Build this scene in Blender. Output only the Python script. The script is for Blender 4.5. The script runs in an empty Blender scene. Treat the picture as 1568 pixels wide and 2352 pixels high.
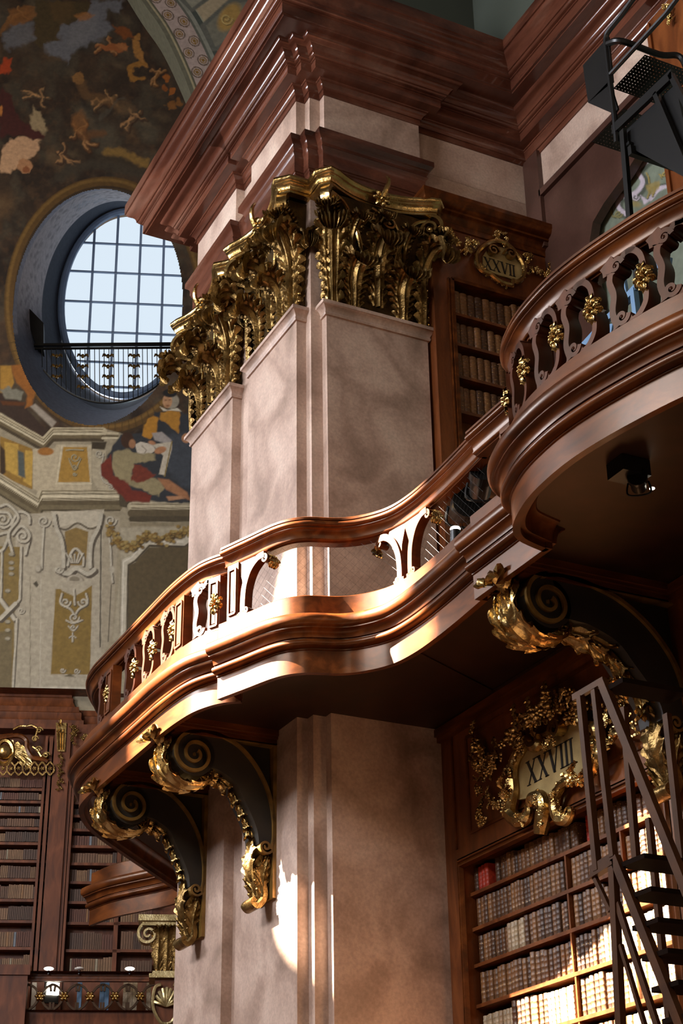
import bpy, math, random
import numpy as np
from mathutils import Vector, Matrix
random.seed(7); rng = np.random.default_rng(5)
SC = bpy.context.scene; COL = SC.collection
PI = math.pi
# ------------------------------------------------------------------ camera
PITCH, ROLL, YAW, FPX = .4714027, -.01518272, .465578, 3712.36
_h = np.array([math.sin(YAW), math.cos(YAW), 0]); FW = _h*math.cos(PITCH)+np.array([0, 0, math.sin(PITCH)])
_r = np.array([math.cos(YAW), -math.sin(YAW), 0]); _u = np.cross(_r, FW)
RT = _r*math.cos(ROLL)+_u*math.sin(ROLL); UP = -_r*math.sin(ROLL)+_u*math.cos(ROLL)
def ray(px, py): return FW+RT*(px-784)/FPX-UP*(py-1176)/FPX
def at(px, py, ax, v):
    """point of the room seen at (px,py) of the survey photo on the plane axis=v (metres)"""
    d = ray(px, py); return d*(v/d[ax])
cam = bpy.data.cameras.new('camera'); co = bpy.data.objects.new('camera', cam); COL.objects.link(co)
cam.sensor_fit = 'HORIZONTAL'; cam.sensor_width = 36; cam.lens = 36*FPX/1568
cam.clip_end = 300
co.matrix_world = Matrix(((RT[0], UP[0], -FW[0], 0), (RT[1], UP[1], -FW[1], 0), (RT[2], UP[2], -FW[2], 0), (0, 0, 0, 1)))
SC.camera = co
# ------------------------------------------------------------------ light
w = bpy.data.worlds.new('world'); SC.world = w; w.use_nodes = True
w.node_tree.nodes['Background'].inputs[0].default_value = (1.0, .80, .66, 1)
w.node_tree.nodes['Background'].inputs[1].default_value = .10
sun = bpy.data.lights.new('sun', 'SUN'); so = bpy.data.objects.new('sun', sun); COL.objects.link(so)
sun.energy = 95; sun.angle = math.radians(.75); sun.color = (1, .86, .70)
SUND = Vector((1, -.60, -.92)).normalized()
so.rotation_euler = SUND.to_track_quat('-Z', 'Y').to_euler()
def area(name, loc, d, sx, sy, e, col):
    l = bpy.data.lights.new(name, 'AREA'); o = bpy.data.objects.new(name, l); COL.objects.link(o)
    l.shape = 'RECTANGLE'; l.size = sx; l.size_y = sy; l.energy = e; l.color = col
    o.location = loc; o.rotation_euler = Vector(d).to_track_quat('-Z', 'Z').to_euler()
# unseen area lamps added along the opposite wall, standing in for its windows
area('window_fill', (-7.6, 12, 13), (1, .0, -.12), 3.2, 7, 2100, (.90, .92, 1))
area('window_fill', (-7.6, 24, 13), (1, -.25, -.12), 3.2, 7, 2700, (.90, .92, 1))
area('rotunda_fill', (-5, 27, 21), (.35, .94, -.0), 6, 8, 1500, (1, .93, .84))  # fill lamp added to brighten the painted far wall
area('window_fill', (-7.6, 0.0, 13), (1, .6, -.12), 3.2, 7, 430, (1, .86, .70))
area('oval_window_daylight', (12.2, 40.3, 26.2), (-.353, -.936, -.05), 2.4, 4.2, 480, (.84, .91, 1))
area('floor_fill', (3.2, 9.5, -1.4), (.15, .1, 1), 5, 7, 105, (1, .66, .42))  # upward lamp added at the floor, standing in for sunlit-floor bounce
# warm area fill added behind the camera, standing in for floor bounce
area('rear_bounce_fill', (2, -7.5, 9), (.22, 1, .0), 6, 5, 200, (1, .76, .54))
SC.view_settings.view_transform = 'Standard'; SC.view_settings.look = 'None'
SC.view_settings.gamma = 1; SC.view_settings.use_curve_mapping = False
SC.view_settings.exposure = 0.32
SC.cycles.use_denoising = True
SC.cycles.max_bounces = 6; SC.cycles.diffuse_bounces = 3; SC.cycles.glossy_bounces = 3
SC.cycles.caustics_reflective = False; SC.cycles.caustics_refractive = False
SC.cycles.sample_clamp_indirect = 4
# ------------------------------------------------------------------ materials
def lin(c): return tuple(((x/255)/12.92 if x/255 <= .04045 else ((x/255+.055)/1.055)**2.4) for x in c)
def hx(s): s = s.lstrip('#'); return tuple(int(s[i:i+2], 16) for i in (0, 2, 4))
def L4(s): return lin(hx(s))+(1,)
MATS = {}
def newmat(name):
    m = bpy.data.materials.new(name); m.use_nodes = True; nt = m.node_tree
    b = nt.nodes['Principled BSDF']; MATS[name] = m
    return m, nt, b
def noise_mat(name, cols, scale=3, rough=.4, metal=0, bump=0, bscale=30, stretch=(1, 1, 1), detail=6, coat=0, dist=0, spec=.5, fine=0):
    m, nt, b = newmat(name); N = nt.nodes; K = nt.links.new
    tc = N.new('ShaderNodeTexCoord'); mp = N.new('ShaderNodeMapping'); mp.inputs['Scale'].default_value = stretch
    K(tc.outputs['Object'], mp.inputs[0])
    n = N.new('ShaderNodeTexNoise'); n.inputs['Scale'].default_value = scale; n.inputs['Detail'].default_value = detail
    n.inputs['Distortion'].default_value = dist
    K(mp.outputs[0], n.inputs['Vector'])
    r = N.new('ShaderNodeValToRGB'); K(n.outputs['Fac'], r.inputs[0])
    e = r.color_ramp.elements; k = len(cols)
    while len(e) < k: e.new(.5)
    for i, c in enumerate(cols): e[i].position = .28+.44*i/(k-1); e[i].color = L4(c)
    out = r.outputs[0]
    if fine:
        n3 = N.new('ShaderNodeTexNoise'); n3.inputs['Scale'].default_value = scale*22; n3.inputs['Detail'].default_value = 3; K(mp.outputs[0], n3.inputs['Vector'])
        mr = N.new('ShaderNodeMapRange'); mr.inputs[1].default_value = .3; mr.inputs[2].default_value = .7; mr.inputs[3].default_value = 1-fine; mr.inputs[4].default_value = 1+fine*.6; K(n3.outputs['Fac'], mr.inputs[0])
        mx = N.new('ShaderNodeMix'); mx.data_type = 'RGBA'; mx.blend_type = 'MULTIPLY'; mx.inputs[0].default_value = 1
        K(out, mx.inputs[6]); K(mr.outputs[0], mx.inputs[7]); out = mx.outputs[2]
    K(out, b.inputs['Base Color'])
    b.inputs['Roughness'].default_value = rough; b.inputs['Metallic'].default_value = metal
    b.inputs['Coat Weight'].default_value = coat; b.inputs['Coat Roughness'].default_value = .12
    b.inputs['Specular IOR Level'].default_value = spec
    if bump:
        n2 = N.new('ShaderNodeTexNoise'); n2.inputs['Scale'].default_value = bscale; n2.inputs['Detail'].default_value = 4
        K(mp.outputs[0], n2.inputs['Vector'])
        bp = N.new('ShaderNodeBump'); bp.inputs['Strength'].default_value = bump; bp.inputs['Distance'].default_value = .01
        K(n2.outputs['Fac'], bp.inputs['Height']); K(bp.outputs[0], b.inputs['Normal'])
    return m
noise_mat('pier_marble', ['#8a7363', '#aa8f7e', '#c2a896', '#d1bba8'], 1.35, .42, detail=9, fine=.16, dist=.6)
noise_mat('red_marble', ['#34190f', '#4e2b1f', '#643b2b', '#745040'], .9, .14, stretch=(1, .35, 2.2), detail=8, dist=1.2, fine=.12)
noise_mat('dark_marble', ['#3c271f', '#4c332a', '#5c4036'], 1.2, .3, detail=8, fine=.15)
noise_mat('walnut', ['#341707', '#52280d', '#723d18'], 2.2, .33, stretch=(3, .7, 3), detail=8, coat=.05, dist=.8, fine=.12, spec=.32)
noise_mat('case_wood', ['#45220f', '#623317', '#7a4420'], 2.0, .36, stretch=(2.5, 2.5, .6), detail=8, coat=.2, dist=1, fine=.15)
noise_mat('baluster_wood', ['#2c140a', '#431f10', '#5a2d1a'], 3, .42, stretch=(2, 2, .8), detail=6, spec=.3, fine=.1)
noise_mat('far_wood', ['#45220f', '#613317', '#784224'], 2.0, .45, stretch=(2.5, 2.5, .6), detail=8, dist=1, spec=.3)
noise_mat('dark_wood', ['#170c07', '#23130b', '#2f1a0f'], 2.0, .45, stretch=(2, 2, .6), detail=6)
noise_mat('bracket_wood', ['#1e1a15', '#2a241b', '#342b1f'], 3, .5)
noise_mat('bracket_rim', ['#5a4220', '#80602c', '#967238'], 6, .4, metal=.35)
noise_mat('gilding', ['#8f7040', '#b8965a', '#d8bd84'], 5, .27, metal=1, bump=.5, bscale=28, fine=.15)
noise_mat('old_gilding', ['#523c1c', '#7f6234', '#ae8f58'], 7, .33, metal=.85, bump=.8, bscale=35, fine=.25)
noise_mat('shadow_gilding', ['#2b1f0e', '#413016', '#574020'], 7, .4, metal=.8, bump=.6, bscale=30)  # capital bell: shade between the leaves put into a darker gilding
noise_mat('pale_gilding', ['#8d7b52', '#b3a071', '#cdbd8e'], 6, .35, metal=.8, bump=.6, bscale=30)
noise_mat('iron', ['#15130f', '#1d1a16'], 5, .4, metal=.6)
noise_mat('black_metal', ['#0d0c0b', '#141311'], 5, .35, metal=.2)
noise_mat('ladder_paint', ['#2e170a', '#3c2210', '#482a15'], 4, .5, fine=.1, spec=.2)
noise_mat('matt_brown', ['#120a06', '#1b0f08'], 4, .9, spec=.05)
noise_mat('plaque', ['#8a7448', '#a38a58', '#b39a66'], 5, .55, fine=.1)
noise_mat('black_paint', ['#14110c', '#1c1812'], 5, .5)
noise_mat('blue_metal', ['#54789b', '#6487a8'], 3, .4)
noise_mat('net_wire', ['#1a1713', '#221e18'], 3, .5)
noise_mat('white_enamel', ['#e8e4da', '#f4f0e6'], 3, .4)
noise_mat('floor_stone', ['#6a4a38', '#7d5a46'], 1, .4)
noise_mat('wall_plaster', ['#8a8074', '#9a9084'], 1, .8)
noise_mat('window_iron', ['#6c7e98', '#7a8ca6'], 4, .5)
def attr_mat(name, rough=.85, bump=.0):
    m, nt, b = newmat(name); a = nt.nodes.new('ShaderNodeAttribute'); a.attribute_name = 'paint'
    K = nt.links.new
    n = nt.nodes.new('ShaderNodeTexNoise'); n.inputs['Scale'].default_value = 9; n.inputs['Detail'].default_value = 8
    tc = nt.nodes.new('ShaderNodeTexCoord'); K(tc.outputs['Object'], n.inputs['Vector'])
    mr = nt.nodes.new('ShaderNodeMapRange'); mr.inputs[1].default_value = .3; mr.inputs[2].default_value = .7; mr.inputs[3].default_value = .82; mr.inputs[4].default_value = 1.12; K(n.outputs['Fac'], mr.inputs[0])
    mx = nt.nodes.new('ShaderNodeMix'); mx.data_type = 'RGBA'; mx.blend_type = 'MULTIPLY'; mx.inputs[0].default_value = 1
    K(a.outputs['Color'], mx.inputs[6]); K(mr.outputs[0], mx.inputs[7]); K(mx.outputs[2], b.inputs['Base Color'])
    b.inputs['Roughness'].default_value = rough; return m
attr_mat('fresco'); attr_mat('far_books', .6)
for k_ in ('walnut', 'case_wood', 'baluster_wood', 'ladder_paint', 'dark_wood'): MATS[k_].node_tree.nodes['Principled BSDF'].inputs['Specular Tint'].default_value = (1, .66, .42, 1)
def emit(name, col, s):
    m, nt, b = newmat(name); b.inputs['Base Color'].default_value = (0, 0, 0, 1)
    b.inputs['Emission Color'].default_value = L4(col); b.inputs['Emission Strength'].default_value = s
emit('sky_glass', '#dcebf8', .80); emit('lamp_glow', '#fff2dc', 6)
def book_mat(name, cols, gold=True):
    """leather: colour from the object's own random value, tooled gold bands down the spine"""
    m, nt, b = newmat(name); N = nt.nodes; K = nt.links.new
    oi = N.new('ShaderNodeObjectInfo'); r = N.new('ShaderNodeValToRGB'); K(oi.outputs['Random'], r.inputs[0])
    e = r.color_ramp.elements
    while len(e) < len(cols): e.new(.5)
    for i, c in enumerate(cols): e[i].position = i/(len(cols)-1); e[i].color = L4(c)
    tc = N.new('ShaderNodeTexCoord'); n = N.new('ShaderNodeTexNoise'); n.inputs['Scale'].default_value = 30; K(tc.outputs['Object'], n.inputs['Vector'])
    mr = N.new('ShaderNodeMapRange'); mr.inputs[1].default_value = .3; mr.inputs[2].default_value = .7; mr.inputs[3].default_value = .65; mr.inputs[4].default_value = 1.25; K(n.outputs['Fac'], mr.inputs[0])
    mx = N.new('ShaderNodeMix'); mx.data_type = 'RGBA'; mx.blend_type = 'MULTIPLY'; mx.inputs[0].default_value = 1
    K(r.outputs[0], mx.inputs[6]); K(mr.outputs[0], mx.inputs[7]); out = mx.outputs[2]
    b.inputs['Roughness'].default_value = .5
    if gold:
        sp = N.new('ShaderNodeSeparateXYZ'); K(tc.outputs['Generated'], sp.inputs[0])
        a = N.new('ShaderNodeMath'); a.operation = 'MULTIPLY'; a.inputs[1].default_value = 6*2*PI; K(sp.outputs[2], a.inputs[0])
        s = N.new('ShaderNodeMath'); s.operation = 'SINE'; K(a.outputs[0], s.inputs[0])
        g = N.new('ShaderNodeMath'); g.operation = 'GREATER_THAN'; g.inputs[1].default_value = .80; K(s.outputs[0], g.inputs[0])
        v = N.new('ShaderNodeTexVoronoi'); v.inputs['Scale'].default_value = 55; K(tc.outputs['Object'], v.inputs['Vector'])
        v2 = N.new('ShaderNodeMath'); v2.operation = 'LESS_THAN'; v2.inputs[1].default_value = .33; K(v.outputs['Distance'], v2.inputs[0])
        gm = N.new('ShaderNodeMath'); gm.operation = 'MULTIPLY'; K(g.outputs[0], gm.inputs[0]); K(v2.outputs[0], gm.inputs[1])
        m2 = N.new('ShaderNodeMix'); m2.data_type = 'RGBA'; K(gm.outputs[0], m2.inputs[0]); K(out, m2.inputs[6]); m2.inputs[7].default_value = L4('#b8925a'); out = m2.outputs[2]
    K(out, b.inputs['Base Color'])
book_mat('brown_leather', ['#3f2612', '#55351a', '#6a4524', '#7a522c', '#40291a'])
book_mat('pale_vellum', ['#8f7a5c', '#a58f70', '#b5a184', '#94795a'], False)
book_mat('red_leather', ['#a02c18', '#b03a20'], False)
# ------------------------------------------------------------------ mesh helpers
class MB:
    def __init__(s): s.v = []; s.f = []; s.n = 0
    def add(s, vs, fs):
        vs = np.asarray(vs, float).reshape(-1, 3); s.v.append(vs); k = s.n
        s.f.extend([tuple(i+k for i in f) for f in fs]); s.n += len(vs)
    def grid(s, P, cu=False, cv=False):
        P = np.asarray(P, float); a, b = P.shape[:2]; F = []
        for i in range(a if cu else a-1):
            for j in range(b if cv else b-1):
                i2, j2 = (i+1) % a, (j+1) % b; F.append((i*b+j, i2*b+j, i2*b+j2, i*b+j2))
        s.add(P.reshape(-1, 3), F)
    def box(s, x0, x1, y0, y1, z0, z1):
        s.hexa([(x0, y0, z0), (x1, y0, z0), (x1, y1, z0), (x0, y1, z0), (x0, y0, z1), (x1, y0, z1), (x1, y1, z1), (x0, y1, z1)])
    def hexa(s, c): s.add(c, [(0, 3, 2, 1), (4, 5, 6, 7), (0, 1, 5, 4), (1, 2, 6, 5), (2, 3, 7, 6), (3, 0, 4, 7)])
    def bar(s, a, b, wdt, thk, up=(0, 0, 1)):
        """box beam from a to b; wdt across, thk along 'up' projected"""
        a = np.array(a, float); b = np.array(b, float); t = b-a; t /= np.linalg.norm(t); u = np.array(up, float)
        u = u-t*(u@t); u /= np.linalg.norm(u); r = np.cross(t, u)*wdt/2; u = u*thk/2
        s.hexa([a-r-u, a+r-u, a+r+u, a-r+u, b-r-u, b+r-u, b+r+u, b-r+u])
    def prism(s, poly, d):
        """poly: list of 3-D points of a flat outline, extruded by vector d"""
        P = np.array(poly, float); n = len(P); Q = P+np.array(d, float)
        s.add(np.vstack([P, Q]), [tuple(range(n)), tuple(range(2*n-1, n-1, -1))]+[(i, (i+1) % n, n+(i+1) % n, n+i) for i in range(n)])
    def tube(s, pts, r, n=8, closed=False, cap=True):
        P = np.array(pts, float); m = len(P); R = np.full(m, r) if np.isscalar(r) else np.array(r, float)
        if closed: T = np.roll(P, -1, 0)-np.roll(P, 1, 0)
        else: T = np.gradient(P, axis=0)
        T /= np.linalg.norm(T, axis=1)[:, None]+1e-12
        u = np.cross(T[0], (0.13, .2, 1.)); u /= np.linalg.norm(u); G = []
        for i in range(m):
            u = u-T[i]*(u@T[i]); u /= np.linalg.norm(u)+1e-12; v = np.cross(T[i], u)
            G.append([P[i]+R[i]*(u*math.cos(2*PI*k/n)+v*math.sin(2*PI*k/n)) for k in range(n)])
        b = s.n; s.grid(G, closed, True)
        if cap and not closed: s.f.append(tuple(b+k for k in range(n-1, -1, -1))); s.f.append(tuple(b+(m-1)*n+k for k in range(n)))
    def ribbon(s, pts, C, thk, wd=None):
        """strip that follows an in-plane curve; C = depth vector (full width), thk in-plane thickness (scalar or list)"""
        P = np.array(pts, float); C = np.array(C, float); c = C/np.linalg.norm(C); m = len(P)
        T = np.gradient(P, axis=0); T /= np.linalg.norm(T, axis=1)[:, None]+1e-12; Nn = np.cross(T, c)
        th = (np.full(m, thk) if np.isscalar(thk) else np.array(thk))[:, None]/2
        wv = (np.full(m, 1.) if wd is None else np.array(wd))[:, None]/2
        G = np.stack([P-Nn*th-C*wv, P+Nn*th-C*wv, P+Nn*th+C*wv, P-Nn*th+C*wv], 1); b = s.n
        s.grid(G, False, True); s.f.append((b, b+1, b+2, b+3)); e = b+(m-1)*4; s.f.append((e+3, e+2, e+1, e))
    def ball(s, c, r, n=6, sq=(1, 1, 1)):
        G = []
        for i in range(n+1):
            th = PI*i/n; G.append([(c[0]+sq[0]*r*math.sin(th)*math.cos(2*PI*k/(2*n)), c[1]+sq[1]*r*math.sin(th)*math.sin(2*PI*k/(2*n)), c[2]+sq[2]*r*math.cos(th)) for k in range(2*n)])
        s.grid(G, False, True)
    def build(s, name, mat, parent=None, ang=38, smooth=True, at_=None):
        me = bpy.data.meshes.new(name); V = np.vstack(s.v)
        q = parent; off = np.zeros(3)
        while q is not None: off += np.array(q.location); q = q.parent
        if at_ is not None: off += np.array(at_, float)
        me.from_pydata((V-off).tolist(), [], s.f); me.validate()
        if smooth: me.shade_smooth(); me.set_sharp_from_angle(angle=math.radians(ang))
        if mat: me.materials.append(MATS[mat])
        o = bpy.data.objects.new(name, me); COL.objects.link(o)
        if at_ is not None: o.location = at_
        if parent is not None: o.parent = parent
        return o
def sweep(mb, path, prof, closed=False, cap=False):
    """moulding: profile (offset to the left of travel, z) carried along a plan path with mitred corners"""
    P = np.array(path, float)[:, :2]; m = len(P); G = []
    for i in range(m):
        d1 = P[i]-P[i-1] if (i > 0 or closed) else P[1]-P[0]; d2 = P[(i+1) % m]-P[i] if (i < m-1 or closed) else P[-1]-P[-2]
        n1 = np.array([-d1[1], d1[0]])/np.hypot(*d1); n2 = np.array([-d2[1], d2[0]])/np.hypot(*d2)
        k = (n1+n2)/max(.35, 1+n1@n2)
        G.append([(P[i][0]+k[0]*o, P[i][1]+k[1]*o, z) for o, z in prof])
    b = mb.n; mb.grid(G, closed); k = len(prof)
    if cap: mb.f.append(tuple(b+i for i in range(k))); mb.f.append(tuple(b+(m-1)*k+i for i in range(k-1, -1, -1)))
    return G
def bez(p0, c, p1, n=5): return [tuple((1-t)**2*a+2*t*(1-t)*b+t*t*q for a, b, q in zip(p0, c, p1)) for t in [i/n for i in range(1, n+1)]]
def catmull(pts, k=6, closed=False):
    P = [np.array(p, float) for p in pts]; n = len(P); out = []
    for i in range(n if closed else n-1):
        a, b, c, d = (P[(i-1) % n], P[i], P[(i+1) % n], P[(i+2) % n]) if closed else (P[max(i-1, 0)], P[i], P[i+1], P[min(i+2, n-1)])
        for j in range(k):
            t = j/k; out.append(.5*((2*b)+(-a+c)*t+(2*a-5*b+4*c-d)*t*t+(-a+3*b-3*c+d)*t**3))
    if not closed: out.append(P[-1])
    return np.array(out)
def spiral(c, A, B, r0, r1, a0, turns, n=40):
    """points of a spiral round c in the plane of unit vectors A,B"""
    c = np.array(c, float); A = np.array(A, float); B = np.array(B, float)
    return np.array([c+(r0+(r1-r0)*(i/n)**.8)*(A*math.cos(a0+2*PI*turns*i/n)+B*math.sin(a0+2*PI*turns*i/n)) for i in range(n+1)])
def leaf(mb, spine, U, W, lobes=5, nt=34, nu=10, depth=.12, tipw=.35, veins=1.0):
    """acanthus leaf: lobed sheet along a 3-D spine, width axis U, raised veins and drooping tip"""
    S = catmull(spine, 8); L = np.concatenate([[0], np.cumsum(np.linalg.norm(np.diff(S, axis=0), axis=1))]); L /= L[-1]
    U = np.array(U, float); U /= np.linalg.norm(U); G = []
    for i in range(nt+1):
        t = i/nt; p = np.array([np.interp(t, L, S[:, k]) for k in range(3)]); q = np.array([np.interp(min(1, t+.02), L, S[:, k]) for k in range(3)]); q0 = np.array([np.interp(max(0, t-.02), L, S[:, k]) for k in range(3)])
        T = q-q0; T /= np.linalg.norm(T)+1e-9; Nn = np.cross(U, T); Nn /= np.linalg.norm(Nn)+1e-9
        w0 = W*(.42+.66*math.sin(PI*min(1, t*1.0)**1.15))*(1 if t < .72 else 1-(1-tipw)*((t-.72)/.28)**1.5)
        ser = abs(math.sin(PI*t*lobes))**.55
        row = []
        for j in range(-nu, nu+1):
            u = j/nu; a = abs(u)
            wf = 1-.46*(1-ser)*a**2.2
            h = depth*W*(.60*math.exp(-(u/.13)**2)+veins*(.30+.35*t)*math.cos(2*PI*(lobes*t-1.3*a))*a-.55*a*a+.25*a**4+(.42*(t-.66)/.34*math.cos(2*PI*u*4) if t > .66 else 0))
            row.append(p+U*(u*w0*wf)+Nn*h+T*(.16*W*a*a*ser))
        G.append(row)
    mb.grid(G)
def plume(mb, spine, U, W, lobes=11, nt=66, nu=13, depth=.30):
    """capital leaf: comb-like feathered margins and a broad fluted roll at the top"""
    S = catmull(spine, 8); L = np.concatenate([[0], np.cumsum(np.linalg.norm(np.diff(S, axis=0), axis=1))]); L /= L[-1]
    U = np.array(U, float); U /= np.linalg.norm(U); G = []
    for i in range(nt+1):
        t = i/nt; p, q, q0 = [np.array([np.interp(min(1, max(0, t+d_)), L, S[:, k]) for k in range(3)]) for d_ in (0, .02, -.02)]
        T = q-q0; T /= np.linalg.norm(T)+1e-9; Nn = np.cross(U, T); Nn /= np.linalg.norm(Nn)+1e-9
        w0 = W*np.interp(t, [0, .12, .35, .6, .8, .93, 1], [.72, .62, .92, 1.05, 1.0, .82, .45]); ser = abs(math.sin(PI*t*lobes))**.6; row = []; tp = max(0, (t-.66)/.34)
        for j in range(-nu, nu+1):
            u = j/nu; a = abs(u); mg = min(1, max(0, (a-.38)/.3))*(1-tp)
            h = depth*W*(.40*math.exp(-(u/.10)**2)*(1-tp)+.18*math.cos(2*PI*u*2.5)*(1-mg)*(1-tp)+.42*mg*math.cos(2*PI*(lobes*t-1.0*a))+.50*min(1, tp*1.6)*math.cos(2*PI*u*3.5)-.35*a*a)
            row.append(p+U*(u*w0*(1-.28*(1-ser)*mg*a))+Nn*h+T*(.14*W*mg*a-.22*W*a*a*tp))
        G.append(row)
    mb.grid(G)
def flower(mb, c, Nn, R, pet=6, H=.35):
    c = np.array(c, float); Nn = np.array(Nn, float); Nn /= np.linalg.norm(Nn); A = np.cross(Nn, (0.02, .03, 1)); A /= np.linalg.norm(A); B = np.cross(Nn, A); G = []
    k = pet*6
    for i in range(7):
        s = i/6; row = []
        for j in range(k):
            th = 2*PI*j/k; lob = abs(math.cos(pet*th/2))
            r = R*s*(.62+.38*lob) if i > 2 else R*s*.9
            h = R*H*(.75 if s < .3 else (.35+.45*math.sin(PI*min(1, (s-.25)/.75))*lob if s < .99 else .12))
            row.append(c+A*r*math.cos(th)+B*r*math.sin(th)+Nn*h)
        G.append(row)
    mb.grid(G, False, True)
def empty(name, loc=(0, 0, 0), label=None, cat=None, group=None, kind=None):
    o = bpy.data.objects.new(name, None); COL.objects.link(o); o.location = loc; o.empty_display_size = .2
    return tag(o, label, cat, group, kind)
def tag(o, label=None, cat=None, group=None, kind=None):
    if label: o['label'] = label
    if cat: o['category'] = cat
    if group: o['group'] = group
    if kind: o['kind'] = kind
    return o
KIDS = {}
def copy_tree(o, parent=None):
    c = o.copy(); COL.objects.link(c); c.parent = parent
    for ch in [x for x in bpy.data.objects if x.parent == o]: copy_tree(ch, c)
    return c
# ================================================================== THE ROOM
XW = 8.36                                        # face of the lower bookcase wall
m = MB(); m.box(-9, 22, -12, 60, -1.75, -1.6); o = m.build('floor', 'floor_stone'); o['kind'] = 'structure'
# opposite wall, unseen: extended to block the sun, oval opening shaped for its patch
def wall_with_hole(name, x, y0, y1, z0, z1, cy, cz, ry, rz, thick, mat, p=3.2):
    n = 64; A = [2*PI*i/n for i in range(n)]
    def se(a):
        c, s_ = math.cos(a), math.sin(a); return (cy+ry*math.copysign(abs(c)**(2/p), c), cz+rz*math.copysign(abs(s_)**(2/p), s_))
    def sq(a):
        c, s_ = math.cos(a), math.sin(a); k = max(abs(c), abs(s_)); c /= k; s_ /= k
        return ((y1 if c > 0 else y0)*abs(c)+cy*(1-abs(c)), (z1 if s_ > 0 else z0)*abs(s_)+cz*(1-abs(s_)))
    m = MB(); G = []
    for a in A:
        (hy, hz), (oy, oz) = se(a), sq(a); G.append([(x-thick, oy, oz), (x-thick, hy, hz), (x, hy, hz), (x, oy, oz)])
    m.grid(G, True); o = m.build(name, mat); o['kind'] = 'structure'; return o
wall_with_hole('wall_left_unseen_sun_block', -8, -12, 110, -1.6, 90, 22.35, 19.28, 1.85, 2.55, .25, 'wall_plaster')
# ---- pier and niche walls as one shell in plan (room side on the left of travel)
ZT = 15.2
low = [(8.78, 2.0), (8.78, 14.37), (7.0, 14.37), (6.855, 14.37), (6.855, 17.98), (8.36, 17.98), (8.36, 21.2), (12.5, 26)]
m = MB(); sweep(m, low, [(0, -1.6), (0, 6.0)]); 

o = m.build('wall_pier', 'pier_marble', at_=(6.86, 14.37, -1.6)); o['kind'] = 'structure'
upp = [(10.1, 6.0), (10.1, 14.37), (6.855, 14.37), (6.855, 17.98), (10.1, 17.98), (10.1, 22), (13, 27)]
m = MB(); sweep(m, upp[1:], [(0, 5.9), (0, 14.1)])
o = m.build('wall_right', 'pier_marble', at_=(8, 14.37, 5.9)); o['kind'] = 'structure'
# ---- pilasters
def pilaster_shaft(parent, w, d, z0, z1):
    """local frame: u along x, outward -y"""
    m = MB(); m.box(-w/2, w/2, -d, .02, z0, z1); o = m.build('shaft', 'pier_marble', parent)
    m = MB(); pr = [(0, z1-.17), (.022, z1-.165), (.03, z1-.14), (.022, z1-.12), (.028, z1-.10)]+bez((.028, z1-.10), (.04, z1-.07), (.075, z1-.05))+[(.085, z1-.045), (.085, z1), (0, z1)]
    sweep(m, [(w/2, .0), (w/2, -d), (-w/2, -d), (-w/2, .0)], [(a, b) for a, b in pr])
    m.build('necking', 'pier_marble', parent)
# ---- entablature: mouldings carried round the stepped plan
step = [(10.1, 5.0), (10.1, 14.37), (8.36, 14.37), (8.36, 14.25), (7.0, 14.25), (7.0, 14.37), (6.855, 14.37), (6.855, 14.505), (6.73, 14.505), (6.73, 15.918), (6.855, 15.918), (6.855, 16.45), (6.73, 16.45), (6.73, 17.845), (6.855, 17.845), (6.855, 17.98), (7.0, 17.98), (7.0, 18.1), (8.36, 18.1), (8.36, 17.98), (10.1, 17.98), (10.1, 23)]
simple = [(10.1, 5.0), (10.1, 14.31), (6.79, 14.31), (6.79, 18.04), (10.1, 18.04), (10.1, 23)]
e = empty('trim_1', (6.8, 14.3, 12.63), 'red marble entablature with cornice and pale frieze above the gilded capitals', 'entablature', kind='structure')
a0 = 12.62
pr = [(0, a0), (.012, a0), (.012, a0+.22), (.03, a0+.235), (.03, a0+.25), (.045, a0+.26), (.045, a0+.48), (.06, a0+.50), (.075, a0+.53), (.06, a0+.555)]+bez((.06, a0+.56), (.075, a0+.64), (.12, a0+.665))+[(.135, a0+.68), (.135, a0+.76), (0, a0+.79)]
m = MB(); sweep(m, step[2:-2], [(0, a0-.02)]+pr); m.build('architrave', 'red_marble', e)
m = MB(); sweep(m, step[1:], [(0.004, 13.40), (.004, 14.05)]); m.build('frieze', 'pier_marble', e)
pr = [(0, 14.03), (.02, 14.03), (.02, 14.11), (.035, 14.115)]+bez((.035, 14.12), (.05, 14.17), (.085, 14.19))+[(.085, 14.205), (.10, 14.21), (.105, 14.225), (.22, 14.24), (.225, 14.255), (.225, 14.36), (.24, 14.365), (.24, 14.385)]+bez((.24, 14.385), (.28, 14.39), (.285, 14.42))+[(.30, 14.425)]+bez((.30, 14.425), (.32, 14.50), (.40, 14.52))+bez((.40, 14.52), (.445, 14.54), (.445, 14.57))+[(.46, 14.572)]
m = MB(); sweep(m, step, pr); m.build('bed_moulding', 'red_marble', e)
pr = [(.30, 14.572), (.60, 14.575), (.605, 14.59), (.635, 14.592), (.635, 14.75), (.65, 14.755), (.65, 14.775)]+bez((.65, 14.775), (.70, 14.785), (.70, 14.82))+[(.715, 14.825), (.715, 14.84)]+bez((.715, 14.84), (.73, 14.92), (.79, 14.945), 4)+bez((.79, 14.945), (.84, 14.97), (.84, 15.02), 4)+[(.86, 15.025), (.86, 15.19), (.0, 15.22)]
m = MB(); sweep(m, simple, pr); m.build('corona', 'red_marble', e)
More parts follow.
